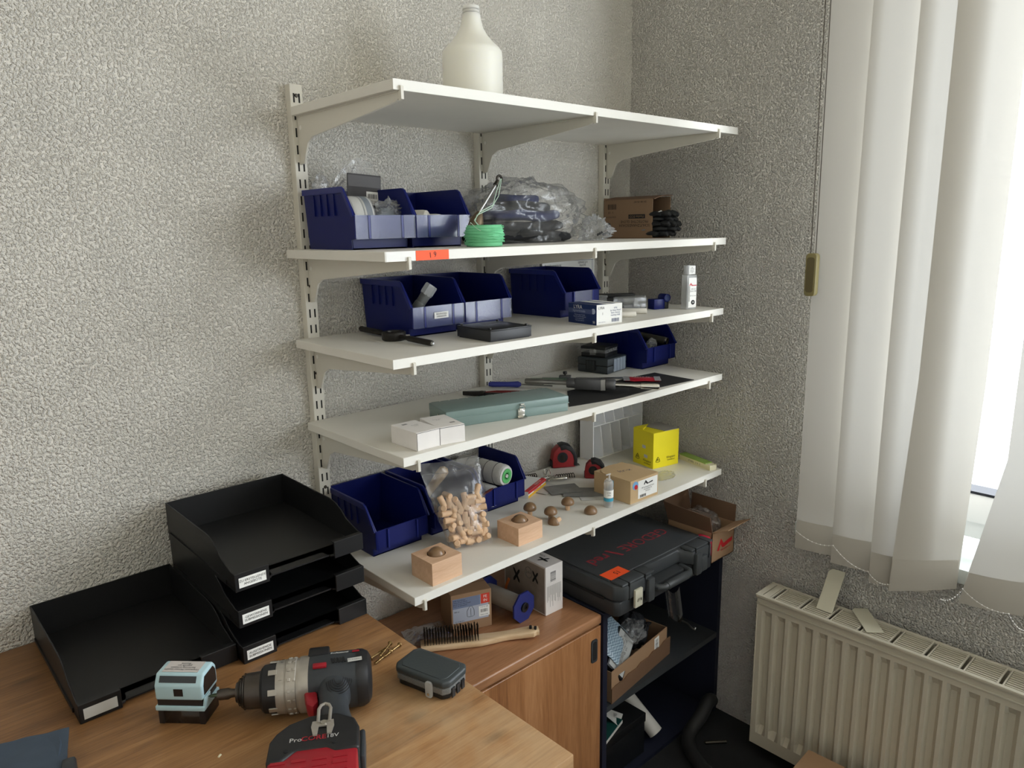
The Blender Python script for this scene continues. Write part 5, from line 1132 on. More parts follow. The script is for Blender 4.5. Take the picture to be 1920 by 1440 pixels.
# gear housing and motor body
def sq_body(x0, x1, prof_r, n=40, pw=2.6):
    g = G(); rows = len(prof_r)
    def f(u, v):
        i = v*(rows-1); a0 = int(min(rows-2, i)); q = i-a0; x = prof_r[a0][0]*(1-q)+prof_r[a0+1][0]*q; r = prof_r[a0][1]*(1-q)+prof_r[a0+1][1]*q
        an = 2*PI*u; c, s_ = math.cos(an), math.sin(an); k = (abs(c)**pw+abs(s_)**pw)**(-1/pw)
        return (x, -.003+r*k*c*1.02, AX+r*k*s_*.96)
    g.sheet(f, n, rows-1); m_ = n+1; g.f += [tuple(range(n)), tuple(range((rows-1)*m_, (rows-1)*m_+n))]
    return g
sq_body(0, 0, [(.101, .0362), (.104, .0368), (.116, .0368), (.124, .0355), (.126, .034)]).build('gear_housing', 'drill_alu', t)
b_ = sq_body(0, 0, [(.112, .0355), (.116, .0372), (.150, .0378), (.180, .0375), (.192, .0362), (.198, .032), (.200, .024)]).build('motor_housing', 'drill_slate', t)
sq_body(0, 0, [(.182, .0382), (.190, .0375), (.1975, .034), (.2015, .027), (.2025, .018)]).build('rear_bumper', 'drill_black', b_)
g = G(); g.box((.128, .020, AX+.022), (.030, .020, .016)); g.build('bracket_boss', 'drill_black', b_, bevel=.003)
g = G(); g.box((.134, .030, AX+.006), (.030, .010, .018)); g.build('bracket_boss', 'drill_black', b_, bevel=.003)
g = G(); g.box((.131, -.018, AX+.0335), (.019, .009, .0045)); g.build('direction_switch', 'drill_red', b_, bevel=.001)
for k in range(5):
    g = G(); g.box((.148+.0042*k, -.010, AX+.0357), (.0022, .012, .0012), M=rotm(0, 0, .25)); g.build('vent_slot', 'ink', b_, smooth=False)
patch('badge', .020, .009, 'leaf_light', b_, TOP(.180, -.014, AX+.0368)@Matrix.Rotation(.08, 4, 'Z')); text('badge_lettering', 'EC brushless', 'ink', b_, .0036, TOP(.180, -.014, AX+.0374))
text('lettering', 'Professional', 'paper_white', b_, .0052, TOP(.158, .008, AX+.0370)); patch('red_tag', .010, .0042, 'drill_red', b_, TOP(.181, .008, AX+.0366))
# handle
def tubeel(name, path, m, n=24):
    g = G(); vs = []
    for (x, v_, ra, rb) in path: pass
    rows = len(path)
    def f(u, v):
        i = v*(rows-1); a0 = int(min(rows-2, i)); q = i-a0; P_ = [path[a0][j]*(1-q)+path[a0+1][j]*q for j in range(4)]
        an = 2*PI*u; c, s_ = math.cos(an), math.sin(an)
        return (P_[0]+P_[2]*abs(c)**.8*(1 if c > 0 else -1), -P_[1], AX+P_[3]*abs(s_)**.8*(1 if s_ > 0 else -1))
    g.sheet(f, n, (rows-1)*3); return g.build(name, m, t)
h_ = tubeel('handle', [(.150, .018, .026, .030), (.150, .035, .024, .027), (.150, .055, .020, .022), (.152, .080, .0195, .020), (.156, .105, .021, .021), (.158, .125, .026, .025), (.158, .135, .030, .028)], 'drill_slate')
g = G()
for k in range(5):
    rr = .008+.0035*k; g.tube([(.158+rr*.8*math.cos(a), -.030-rr*1.4*math.sin(a)*.8-.012, AX+.0285-.0012*k-.012*max(0, math.sin(a))*.3) for a in [PI*q/14 for q in range(15)]], .0007, 5)
stuff(g.build('grip_grooves', 'drill_black', h_))
g = G(); g.prism([(.108, -.034), (.126, -.034), (.130, -.062), (.124, -.074), (.115, -.066), (.112, -.050)], AX-.010, AX+.010, 'xy'); g.build('trigger', 'drill_red', t, bevel=.003)
# foot and battery
foot = [(.080, -.166), (.086, -.152), (.100, -.136), (.126, -.124), (.160, -.124), (.182, -.138), (.188, -.156), (.188, -.196), (.160, -.196), (.150, -.188), (.112, -.188), (.098, -.204), (.080, -.204)]
g = G(); g.prism(foot, AX-.034, AX+.033, 'xy'); f_ = g.build('battery_foot', 'drill_black', t, bevel=.004, seg=3)
text('lettering', 'Pro', 'leaf_light', f_, .0105, TOP(.104, -.170, AX+.0334), align='LEFT'); text('lettering', 'CORE', 'drill_red', f_, .0115, TOP(.118, -.170, AX+.0334), align='LEFT', bold=.0002); text('lettering', '18V', 'leaf_light', f_, .0095, TOP(.148, -.170, AX+.0334), align='LEFT')
for x, y in ((.102, -.188), (.158, -.182)): g = G(); g.cyl((x, y, AX+.0325), (x, y, AX+.0338), .0028, n=12); g.build('screw_hole', 'ink', f_)
b2 = G(); b2.prism([(.082, -.200), (.100, -.200), (.114, -.184), (.150, -.184), (.160, -.192), (.186, -.192), (.186, -.245), (.082, -.245)], AX-.0325, AX+.031, 'xy'); b2 = b2.build('battery', 'drill_red', t, bevel=.003)
for r in range(4):
    for k in range(4):
        g = G(); g.box((.094+.024*k, -.205-.0105*r, AX+.0305), (.017, .0045, .0012)); g.build('cooling_fin', 'drill_red', b2, smooth=False)
g = G(); g.bb(.187, .194, -.19, -.138, AX-.014, AX+.014); g.build('rear_guard', 'drill_slate', f_, bevel=.003)
# steel belt hook
g = G(); zt_ = AX+.034
g.prism([(.130, -.142), (.156, -.142), (.157, -.152), (.154, -.168), (.149, -.168), (.148, -.152), (.138, -.152), (.137, -.168), (.132, -.168), (.129, -.152)], zt_, zt_+.002, 'xy'); k_ = g.build('belt_hook', 'drill_alu', t, smooth=False)
g = G(); g.tube([(.137, -.146, zt_+.002), (.1365, -.120, zt_+.003), (.139, -.113, zt_+.003), (.144, -.110, zt_+.003), (.149, -.113, zt_+.003), (.1515, -.120, zt_+.003), (.151, -.146, zt_+.002)], .0022, 8); g.build('hook_loop', 'drill_alu', k_); g = G(); g.cyl((.144, -.147, zt_+.001), (.144, -.147, zt_+.0035), .0038, n=14); g.build('hook_screw', 'chrome', k_)

# ---------------------------------------------------------------- screws, crumb, small case, grey pouch
mat('screw_gold', (150, 124, 82), .35, metal=.9)
for k, (x, y, a, z, lab) in enumerate(((-1.200, -.452, .18, 0, 'yellow zinc screw lying farthest from the desk edge in the little heap'), (-1.196, -.458, .55, .004, 'yellow zinc screw lying across the heap of screws'), (-1.186, -.462, .30, 0, 'yellow zinc screw in the middle of the screw heap'), (-1.208, -.468, .34, 0, 'yellow zinc screw lying nearest the drill, point to the left'))):
    t = thing('screw', lab, 'screw', (x, y, ZD+z), rz=a+(PI if k == 0 else 0), group='heap of screws on the desk')
    g = G(); g.lathe([(0, -.022), (.0012, -.016), (.0017, -.014), (.0017, .016), (.0020, .019), (.0042, .0212), (.0042, .022), (0, .022)], 12, M=MX, c=(0, 0, .0043)); g.build('shank', 'screw_gold', t)
    g = G(); g.tube([(-.018+.022*q/60, .0021*math.cos(q*.7), .0043+.0021*math.sin(q*.7)) for q in range(61)], .0005, 4); g.build('thread', 'screw_gold', t)
g = G(); g.box((0, 0, 0), (.006, .003, .002), top=(.7, .6)); o = g.build('wood_chip', 'box_cream', bevel=.0004, loc=(-1.485, -.505, ZD), rot=(0, 0, .6)); tag(o, 'tiny pale wood chip lying on the desk before the drill', 'wood chip')
mat('case_lid', (56, 62, 64), .45, bump=.15, bs=300)
t = thing('bit_box', 'dark grey plastic bit box with clear clasp at the desk edge', 'case', (-1.186, -0.572, ZD), rz=-1.30)
w, d = .051, .030
oct_ = [(-w+.007, -d), (w-.007, -d), (w, -d+.010), (w, d-.010), (w-.007, d), (-w+.007, d), (-w, d-.010), (-w, -d+.010)]
g = G(); g.prism([(a*.93, b*.9) for a, b in oct_], 0, .012, 'xy'); g.build('lower_shell', 'case_black', t, bevel=.003); g = G(); g.prism([(a*.98, b*.97) for a, b in oct_], .010, .020, 'xy'); g.build('clear_band', 'clear_box', t, bevel=.001); g = G(); g.prism([(a*.95, b*.93) for a, b in oct_], .010, .020, 'xy'); g.build('inner_tray', 'case_slate', t, smooth=False)
g = G(); g.prism(oct_, .020, .031, 'xy'); l_ = g.build('lid', 'case_lid', t, bevel=.0035, seg=3); g = G(); g.prism([(a*.84, b*.78) for a, b in oct_], .0305, .0318, 'xy'); g.build('lid_panel', 'case_lid', l_, bevel=.0005, seg=1)
g = G(); g.prism(rrect(.012, .026, .004, 4, .020, .014), -d-.0035, -d+.001, 'xz'); c_ = g.build('clasp', 'clear_plastic', t, bevel=.001); g = G(); g.cyl((.020, -d-.004, .007), (.020, -d-.003, .007), .002, n=10); g.build('clasp_pin', 'chrome', c_)
for k in range(3): g = G(); g.bb(w-.001, w+.0008, -.016+.012*k, -.009+.012*k, .002, .017); g.build('end_rib', 'case_black', t, smooth=False)
mat('pouch_grey', (62, 74, 88), .8, var=.06, vs=40, bump=.2, bs=400)
t = thing('tool_pouch', 'blue-grey fabric tool pouch cut off at the lower left picture edge', 'pouch', (-1.690, -0.395, ZD), rz=-.25)
def pouch(u, v):
    a = 2*PI*u; c, s_ = math.cos(a), math.sin(a); c = abs(c)**.35*(1 if c > 0 else -1); s_ = abs(s_)**.35*(1 if s_ > 0 else -1)
    k = 1-.10*v**2; n_ = nz((c, s_, v*2), 1.6)
    return (c*(.048*k+.003*n_), s_*(.070*k+.003*n_), .0004+.030*v+.004*n_*v)
g = G(); g.sheet(pouch, 44, 8); m_ = 45; g.f += [tuple(range(8*m_, 8*m_+44))]; g.build('body', 'pouch_grey', t, bevel=0)
g = G(); g.sheet(lambda u, v: (-.046+.098*u, -.060+.128*v, .0315+.004*math.sin(3*u+2*v)*u+.002*nz((u*3, v*3, 0), 1.4)), 16, 16); g.build('flap', 'pouch_grey', t, solid=.002)
g = G(); g.box((.055, -.030, .0), (.016, .045, .034)); b_ = g.build('buckle', 'dark_grey', t, bevel=.004); g = G(); g.tube([(.050, -.052, .034), (.062, -.045, .030), (.068, -.03, .018), (.064, -.012, .01)], .003, 8); g.build('strap', 'case_black', b_)
# ---------------------------------------------------------------- on the cabinet
ZC = 0.521
mat('label_grey', (176, 182, 196), .5); mat('fein_red', (214, 70, 52), .5); mat('label_blue', (120, 132, 160), .5)
t = thing('parts_carton', 'brown carton with grey-white label and red square on the cabinet', 'cardboard box', (-0.785, -0.154, ZC), rz=-.36)
w, d, h = .049, .043, .094
g = G(); g.bb(-w, w, -d, d, 0, h); g.build('carton', 'kraft_light', t, bevel=.0008, seg=1)
patch('label', .086, .060, 'label_grey', t, FRONT(-.002, -d-.0002, .054)); patch('label_head', .066, .024, 'label_blue', t, FRONT(-.012, -d-.0006, .072)); patch('red_square', .0215, .024, 'fein_red', t, FRONT(.0335, -d-.0008, .073)); patch('white_field', .026, .026, 'paper_white', t, FRONT(.0305, -d-.0006, .042))
text('label_heading', 'VDE Spannfutter\nHaken 4 mm Platte\nServo 4 mm Hartmetall\nTorx 15 Schrauber', 'ink', t, .0044, FRONT(-.044, -d-.001, .073), align='LEFT'); text('logo', 'FE\nIN', 'paper_white', t, .0095, FRONT(.0335, -d-.0013, .073)); text('field_print', '1 27 01 036', 'ink', t, .0042, FRONT(.0305, -d-.001, .052)); bars('barcode', .018, .008, 14, 'ink', t, FRONT(.0305, -d-.001, .043)); text('field_print', 'Made in India', 'ink', t, .0036, FRONT(.0305, -d-.001, .033)); text('label_print', '400 ml', 'ink', t, .0045, FRONT(-.036, -d-.001, .052)); text('label_print', '3 21 19 48 00 0', 'ink', t, .0035, FRONT(-.030, -d-.001, .027))
g = G(); g.tube([(-.006, -d-.0008, .034), (-.011, -d-.0008, .036), (-.011, -d-.0008, .050), (-.007, -d-.0008, .056), (-.005, -d-.0008, .060), (.001, -d-.0008, .060), (.003, -d-.0008, .056), (.006, -d-.0008, .050), (.006, -d-.0008, .036), (.001, -d-.0008, .034)], .0004, 4, closed=True); g.tube([(-.002, -d-.0008, .036), (-.002, -d-.0008, .055)], .0003, 4); g.build('outline_drawing', 'dark_grey', t)
g = G(); g.bb(-w+.001, w-.001, -.0006, .0006, h, h+.0006); g.build('flap_seam', 'kraft_dark', t, smooth=False)
# blue film spool
mat('spool_blue', (36, 46, 112), .45); mat('film_core', (176, 172, 164), .5)
t = thing('film_spool', 'spool of clear film with blue octagonal flanges beside the carton', 'spool', (-0.694, -0.190, ZC), rz=.10)
MY = rotm(PI/2, 0, 0); R_ = .0385; zc = R_*math.cos(PI/8)+.0005; rot8 = Matrix.Rotation(PI/8, 3, 'Z')
for y in (-.060, .060):
    g = G(); g.lathe([(0, -.0022), (R_, -.0022), (R_, .0022), (0, .0022)], 8, M=MY @ rot8, c=(0, y, zc)); f_ = g.build('flange', 'spool_blue', t, smooth=False)
    if y < 0: g = G(); g.lathe([(0, .001), (.0115, .001), (.0115, .006), (.009, .007), (.004, .007), (.004, .004), (0, .004)], 20, M=MY, c=(0, y, zc)); g.build('hub', 'black_plastic', f_)
g = G(); g.lathe([(.021, -.056), (.0215, -.05), (.022, 0), (.021, .05), (.021, .056)], 30, M=MY, c=(0, 0, zc)); g.build('film_winding', 'film_core', t); g = G(); g.lathe([(.0223, -.056), (.0228, 0), (.0223, .056)], 30, M=MY, c=(0, 0, zc)); g.build('film', 'bag_film', t)
# white X box
t = thing('cable_tie_box', 'white carton with black X prints and barcode standing by the tool case', 'carton', (-0.606, -0.198, ZC), rz=-.03)
w, d, h = .0285, .075, .124
g = G(); g.bb(-w, w, -d, d, 0, h); g.build('carton', 'box_white', t, bevel=.0008, seg=1)
mat('box_photo', (150, 140, 130), .6, var=.25, vs=16); mat('print_orange', (214, 122, 66), .6); mat('print_line', (170, 168, 164), .6)
def xmark(M, s, par):
    g = G(); P = []
    for k in range(4):
        a = PI/4+k*PI/2; ca, sa = math.cos(a), math.sin(a)*1.5
        P += [(.25*s*math.cos(a-PI/4), .35*s*math.sin(a-PI/4)), (s*ca*.75+.22*s*math.sin(a), s*sa*.75-.16*s*math.cos(a)), (s*ca, s*sa), (s*ca*.75-.18*s*math.sin(a), s*sa*.75+.22*s*math.cos(a))]
    n = len(P); g.add([M@Vector((a, b, .0004)) for a, b in P]+[M@Vector((0, 0, .0004))], [(n, k, (k+1) % n) for k in range(n)]); g.build('x_print', 'ink', par, smooth=False)
patch('photo_print', .142, .116, 'box_photo', t, LEFT(-w-.0002, 0, .062)); xmark(LEFT(-w-.0006, .028, .070), .017, t); xmark(LEFT(-w-.0006, -.040, .088), .014, t); xmark(TOP(.0, -.038, h+.0002)@Matrix.Rotation(.5, 4, 'Z'), .013, t); xmark(TOP(-.002, .012, h+.0002)@Matrix.Rotation(1.9, 4, 'Z'), .012, t)
g = G(); g.tube([LEFT(-w-.0007, .056, .05)@Vector((0, 0, 0)), LEFT(-w-.0007, .066, .03)@Vector((0, 0, 0)), LEFT(-w-.0007, .071, .012)@Vector((0, 0, 0))], .004, 6); g.build('orange_print', 'print_orange', t)
g = G(); g.tube([LEFT(-w-.0008, -.016+.012*math.cos(a), .092+.014*math.sin(a))@Vector((0, 0, 0)) for a in [2*PI*k/20 for k in range(20)]], .0008, 4, closed=True); g.build('round_print', 'card_mid', t); text('round_lettering', '24V', 'card_mid', t, .012, LEFT(-w-.0009, -.016, .092))
bars('barcode', .026, .018, 10, 'ink', t, FRONT(-.004, -d-.0003, .096)@Matrix.Rotation(PI/2, 4, 'Z')); text('small_print', 'cable\nfix', 'ink', t, .007, LEFT(-w-.0008, .052, .012))
g = G(); rnd = random.Random(9)
for k in range(16): x = -.024+k*.0030; z0 = .07-rnd.uniform(.02, .055); g.add([(x, -d-.0004, z0), (x+.0014, -d-.0004, z0), (x+.0014, -d-.0004, .074), (x, -d-.0004, .074)], [(0, 1, 2, 3)])
stuff(g.build('text_columns', 'print_line', t, smooth=False)); text('side_lettering', 'X-FIX', 'ink', t, .008, TOP(.014, -.02, h+.0006)@Matrix.Rotation(PI/2, 4, 'Z'))
# wire brush
wood_mat('brush_wood', ((196, 164, 122), (216, 188, 150), (228, 204, 170)), 'X', 6, 8, .5, .4, knots=False, bump=.05); mat('bristle', (60, 52, 44), .4, metal=.7)
t = thing('wire_brush', 'wire brush with pale wooden handle lying on the cabinet, bristles up', 'wire brush', (-0.822, -0.254, ZC), rz=-.585)
def bf(u, v):
    x = -.135+.265*u; q = max(0, (x+.005)/.135)
    hw = .018 if x < 0 else .018-.0055*min(1, x/.05)+.004*max(0, (x-.06)/.05); hw *= (1-.0*q)
    if u > .97: hw *= .6
    if u < .02: hw *= .9
    an = 2*PI*v; c, s_ = math.cos(an), math.sin(an); c = abs(c)**.55*(1 if c > 0 else -1); s_ = abs(s_)**.55*(1 if s_ > 0 else -1)
    return (x, hw*c+.006*math.sin(q*2.6)*(x > 0), .0085+.0080*s_+.010*max(0, q-.25)**1.3)
g = G(); g.sheet(bf, 40, 24); g.f += [tuple(j*41 for j in range(24)), tuple(j*41+40 for j in range(24))]; g.build('wooden_body', 'brush_wood', t)
g = G(); rnd = random.Random(2)
for i in range(20):
    for j in range(5):
        x = -.126+i*.0062; y = -.0125+j*.006; lean = .002
        for q in range(4):
            dx, dy = rnd.uniform(-.0016, .0016), rnd.uniform(-.0016, .0016)
            g.tube([(x, y, .015), (x+dx*1.2, y+dy*1.2+lean, .044+rnd.uniform(-.003, .003))], .0007, 4)
stuff(g.build('bristles', 'bristle', t))
for x, y in ((.112, .0045), (.122, -.001)): g = G(); g.cyl((x, y, .0185), (x, y, .0285), .0032, n=12); g.build('hanging_hole', 'ink', t)
# bag with purple wire
mat('purple_bits', (96, 88, 128), .4, var=.3, vs=200)
t = thing('parts_bag', 'small clear bag with violet-grey small parts lying left of the wire brush', 'plastic bag', (-0.888, -0.140, ZC), rz=-.3)
g = G(); g.sheet(lambda u, v: (-.052+.104*u, -.036+.072*v, .002+.016*math.sin(PI*u)*math.sin(PI*v)**.6+.012*max(0, v-.6)*abs(nz((u*3, v*2, 0), 1.7))*3+.003*nz((u*4, v*4, 2), 1.5)), 30, 24); g.sheet(lambda u, v: (-.052+.104*u, -.036+.072*v, .0006), 10, 6); g.build('film', 'bag_film_hazy', t)
g = G(); rnd = random.Random(8)
for k in range(60): x, y = rnd.gauss(.005, .018), rnd.gauss(-.008, .010); g.cyl((x, y, .002+rnd.uniform(0, .008)), (x+rnd.uniform(-.008, .008), y+rnd.uniform(-.008, .008), .002+rnd.uniform(0, .008)), .0012, n=5)
stuff(g.build('small_parts', 'purple_bits', t))
t = thing('dark_rag', 'dark crumpled rag in shadow behind the carton and spool', 'rag', (-0.700, -0.065, ZC))
bag_blob(G(), (0, 0, .026), (.055, .035, .045), 41, True, .3, 3, 36, 20).build('cloth', 'cloth_black', t)

# ---------------------------------------------------------------- navy open shelf unit in the corner
t = thing('open_shelf_unit', 'dark navy open shelf unit in the corner under the tool case', 'shelf unit', (-0.268, 0, 0))
x0, x1 = -.264, .262
for a, b in ((x0, x0+.016), (x1-.016, x1)): g = G(); g.bb(a, b, -.362, -.008, 0, .503); g.build('side_panel', 'navy', t, smooth=False)
g = G(); g.bb(x0, x1, -.362, -.008, .503, .5205); g.build('top_panel', 'navy', t, bevel=.001, seg=1)
g = G(); g.bb(x0+.016, x1-.016, -.362, -.008, .246, .262); g.build('shelf', 'dark_grey', t, smooth=False); g = G(); g.bb(x0+.016, x1-.016, -.014, -.008, 0, .503); g.build('back_panel', 'navy', t, smooth=False); g = G(); g.bb(x0+.016, x1-.016, -.355, -.014, .0, .012); g.build('bottom_panel', 'navy', t, smooth=False)
# tool case
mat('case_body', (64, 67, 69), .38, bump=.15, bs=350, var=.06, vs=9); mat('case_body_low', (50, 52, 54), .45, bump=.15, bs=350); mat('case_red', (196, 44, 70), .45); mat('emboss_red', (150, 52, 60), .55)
t = thing('tool_case', 'black plastic tool case with red lettering and orange 15 sticker', 'tool case', (-0.325, -0.262, ZC), rz=-.015)
w, d, h = .200, .148, .084
low = [(-w+.01, -d+.008), (w-.01, -d+.008), (w, -d+.02), (w, d-.012), (w-.01, d), (-w+.01, d), (-w, d-.012), (-w, -d+.02)]
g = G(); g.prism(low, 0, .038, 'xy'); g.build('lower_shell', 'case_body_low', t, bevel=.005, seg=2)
up = [(-w+.022, -d), (-.078, -d), (-.060, -d+.036), (.078, -d+.036), (.096, -d), (w-.022, -d), (w, -d+.022), (w, d-.014), (w-.014, d), (-w+.014, d), (-w, d-.014), (-w, -d+.022)]
g = G(); g.prism(up, .039, h-.006, 'xy'); u_ = g.build('upper_shell', 'case_body', t, bevel=.006, seg=2)
g = G(); g.prism([(-w+.012, -d+.045), (w-.012, -d+.045), (w-.012, d-.030), (-w+.012, d-.030)], h-.007, h-.003, 'xy'); p_ = g.build('lid_panel', 'case_body', u_, bevel=.0015, seg=1)
for a, b in ((-w+.012, -.066), (.088, w-.012)):
    g = G(); g.bb(a, b, -d+.002, -d+.040, h-.008, h); g.build('lid_ridge', 'case_body', u_, bevel=.004, seg=2)
for x in (-w+.035, -.105, .105, w-.035):
    g = G(); g.bb(x-.0012, x+.0012, -d-.0012, -d+.036, .040, h+.0006); g.build('ridge_groove', 'ink', u_, smooth=False)
for x in (-.13, 0.0, .13):
    g = G(); g.bb(x-.035, x+.035, d-.026, d-.004, h-.009, h-.001); g.build('rear_rib', 'case_body', u_, bevel=.003, seg=1)
for x in (-.090, .110):
    g = G(); g.bb(x-.012, x+.012, -d-.010, -d+.004, .012, .072); g.build('clasp_guard', 'case_body', u_, bevel=.004)
g = G(); g.bb(-w+.05, -w+.078, -d-.007, -d, .014, .060); c_ = g.build('latch', 'plate_metal', t, bevel=.0015); g = G(); g.tube([(-w+.057, -d-.008, .030), (-w+.060, -d-.010, .038), (-w+.068, -d-.010, .038), (-w+.071, -d-.008, .030)], .0012, 6); g.build('latch_tab', 'chrome', c_)
g = G(); g.bb(w-.078, w-.05, -d-.007, -d, .014, .056); g.build('latch', 'case_body', t, bevel=.0015)
g = G(); g.tube([(-.062, -d+.030, .034), (-.055, -d-.004, .034), (-.045, -d-.012, .034), (.062, -d-.012, .034), (.072, -d-.004, .034), (.080, -d+.030, .034)], .0085, 12); h_ = g.build('handle', 'case_body', t)
g = G(); g.cyl((-.035, -d-.012, .034), (.052, -d-.012, .034), .0105, n=16); g.build('handle_grip', 'case_body', h_, bevel=.002)
for x in (-w-.0015, w+.0015): 
    g = G(); g.bb(x-.0015, x+.0015, -.10, .10, .036, .042); g.build('side_seam', 'ink', t, smooth=False)
g = G(); g.prism([(w-.024, -d-.001), (w+.0012, -d+.022), (w+.0012, -d+.052), (w-.012, -d+.052), (w-.012, -d+.03), (w-.030, -d+.012)], .040, h-.002, 'xy'); g.build('red_corner', 'case_red', t, bevel=.003)
ML = TOP(0.012, .018, h-.0028)@Matrix.Rotation(PI, 4, 'Z')
text('embossed_lettering', 'GEDORE', 'emboss_red', p_, .050, TOP(.058, -.012, h-.0026)@Matrix.Rotation(PI, 4, 'Z'), sx=.95); text('embossed_lettering', 'red', 'emboss_red', p_, .050, TOP(-.118, -.012, h-.0026)@Matrix.Rotation(PI, 4, 'Z'), sx=1.05, bold=.0006)
g = G(); g.prism([(-.058, -.036), (-.050, -.036), (-.066, .010), (-.074, .010)], h-.003, h-.0024, 'xy'); g.build('embossed_slash', 'emboss_red', p_, smooth=False)
s_ = patch('orange_sticker', .070, .040, 'orange_label', p_, TOP(-.148, -.089, h-.0028)); text('handwriting', '15', 'ink', p_, .020, TOP(-.142, -.089, h-.0022)@Matrix.Rotation(PI, 4, 'Z'))
# open carton with red zigzag logo
t = thing('open_carton', 'open brown carton with red zigzag logo standing behind the tool case', 'cardboard box', (-0.0625, -0.322, ZC), rz=0)
w, d, h, k_ = .0565, .072, .089, .002
g = G(); g.bb(-w, w, -d, -d+k_, 0, h); g.bb(-w, w, d-k_, d, 0, h); g.bb(-w, -w+k_, -d, d, 0, h); g.bb(w-k_, w, -d, d, 0, h); g.bb(-w, w, -d, d, 0, k_); g.build('carton', 'kraft_light', t, smooth=False)
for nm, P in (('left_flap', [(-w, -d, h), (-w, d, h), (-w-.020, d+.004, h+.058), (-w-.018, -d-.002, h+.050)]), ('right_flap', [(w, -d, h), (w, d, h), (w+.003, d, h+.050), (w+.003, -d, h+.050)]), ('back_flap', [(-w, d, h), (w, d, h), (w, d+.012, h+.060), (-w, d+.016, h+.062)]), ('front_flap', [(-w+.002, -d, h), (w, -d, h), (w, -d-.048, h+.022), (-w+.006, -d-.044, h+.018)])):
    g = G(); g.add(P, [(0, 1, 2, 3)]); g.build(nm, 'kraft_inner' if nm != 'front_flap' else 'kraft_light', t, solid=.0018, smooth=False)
g = G(); M = FRONT(.010, -d-.0006, .045)
g.add([M@Vector(p+(0,)) for p in ((-.040, -.016), (-.022, .016), (-.008, -.002), (.036, .006), (.036, -.006), (-.004, -.014), (-.014, -.013), (-.023, .000), (-.030, -.018))], [(0, 1, 7, 8), (1, 2, 6, 7), (2, 3, 4, 5), (2, 5, 6)]); g.build('red_logo', 'carton_red', t, smooth=False); text('small_print', 'Befestigungstechnik', 'carton_red', t, .006, FRONT(.014, -d-.0006, .026)@Matrix.Rotation(.04, 4, 'Z'))
g = G(); bag_blob(g, (0, 0, .085), (.045, .055, .04), 51, False, .16, 2.5, 40, 24); g.build('inner_film', 'bag_film', t)
# cardboard tray with odds and ends on the shelf of the unit
t = thing('cardboard_tray', 'torn cardboard tray with barcode sticker on the navy unit shelf', 'cardboard box', (-0.370, -0.250, .2625), rz=.11)
w, d, h = .138, .095, .085
g = G(); g.bb(-w, w, -d, -d+k_, 0, h); g.build('front_wall', 'kraft_light', t, smooth=False); g = G(); g.bb(-w, w, d-k_, d, 0, h); g.bb(-w, -w+k_, -d, d, 0, h); g.bb(w-k_, w, -d, d, 0, h); g.bb(-w, w, -d, d, 0, k_); g.build('carton', 'kraft', t, smooth=False)
g = G(); g.prism([(-w-.002, .0), (w+.012, .0), (w+.012, .052)]+[(w-.02*k, .050-.0+.003*math.sin(k*2.1)-.0008*k) for k in range(1, 14)]+[(-w-.002, .040)], -d-.004, -d-.001); g.build('torn_outer_wall', 'kraft_dark', t, smooth=False)
patch('barcode_sticker', .024, .040, 'paper_white', t, FRONT(.082, -d-.0004, .060)@Matrix.Rotation(.04, 4, 'Z')); bars('barcode', .030, .014, 16, 'ink', t, FRONT(.082, -d-.0009, .060)@Matrix.Rotation(PI/2, 4, 'Z'))
mat('device_grey', (176, 178, 176), .6); mat('wipes_blue', (150, 172, 188), .4)
# chevron pack
m, nt, p = nodes('chevron'); N = nt.nodes.new; L = nt.links.new; p.inputs['Roughness'].default_value = .3
tc = N('ShaderNodeTexCoord'); sx = N('ShaderNodeSeparateXYZ'); L(tc.outputs['Object'], sx.inputs[0]); pp = N('ShaderNodeMath'); pp.operation = 'PINGPONG'; pp.inputs[1].default_value = .006; L(sx.outputs['X'], pp.inputs[0]); ad = N('ShaderNodeMath'); ad.operation = 'ADD'; L(pp.outputs[0], ad.inputs[0]); L(sx.outputs['Y'], ad.inputs[1]); mo = N('ShaderNodeMath'); mo.operation = 'PINGPONG'; mo.inputs[1].default_value = .004; L(ad.outputs[0], mo.inputs[0]); gt = N('ShaderNodeMath'); gt.operation = 'GREATER_THAN'; gt.inputs[1].default_value = .0022; L(mo.outputs[0], gt.inputs[0]); cr = ramp(nt, [(0, (110, 132, 150)), (1, (176, 196, 208))]); L(gt.outputs[0], cr.inputs[0]); L(cr.outputs[0], p.inputs['Base Color'])
t = thing('wipes_pack', 'soft pack with blue-grey zigzag pattern lying in the cardboard tray', 'packet', (-0.425, -0.300, .388), rot=(.80, -.20, .45))
g = G(); g.sheet(lambda u, v: (-.06+.12*u, -.042+.084*v, .012*math.sin(PI*u)**.5*math.sin(PI*v)**.5+.003*nz((u*3, v*3, 0), 1.7)), 20, 16); g.sheet(lambda u, v: (-.06+.12*u, -.042+.084*v, -.010*math.sin(PI*u)**.5*math.sin(PI*v)**.5), 12, 10); g.build('pack', 'chevron', t)
for y in (-.045, .045): g = G(); g.sheet(lambda u, v: (-.06+.12*u, y-.006+.012*v, .001*math.sin(20*u)), 20, 2); g.build('sealed_end', 'bag_film_hazy', t)
t = thing('power_adapter', 'black flat adapter with grey rating label leaning in the cardboard tray', 'adapter', (-0.422, -0.322, .352), rot=(1.0, -.38, .40))
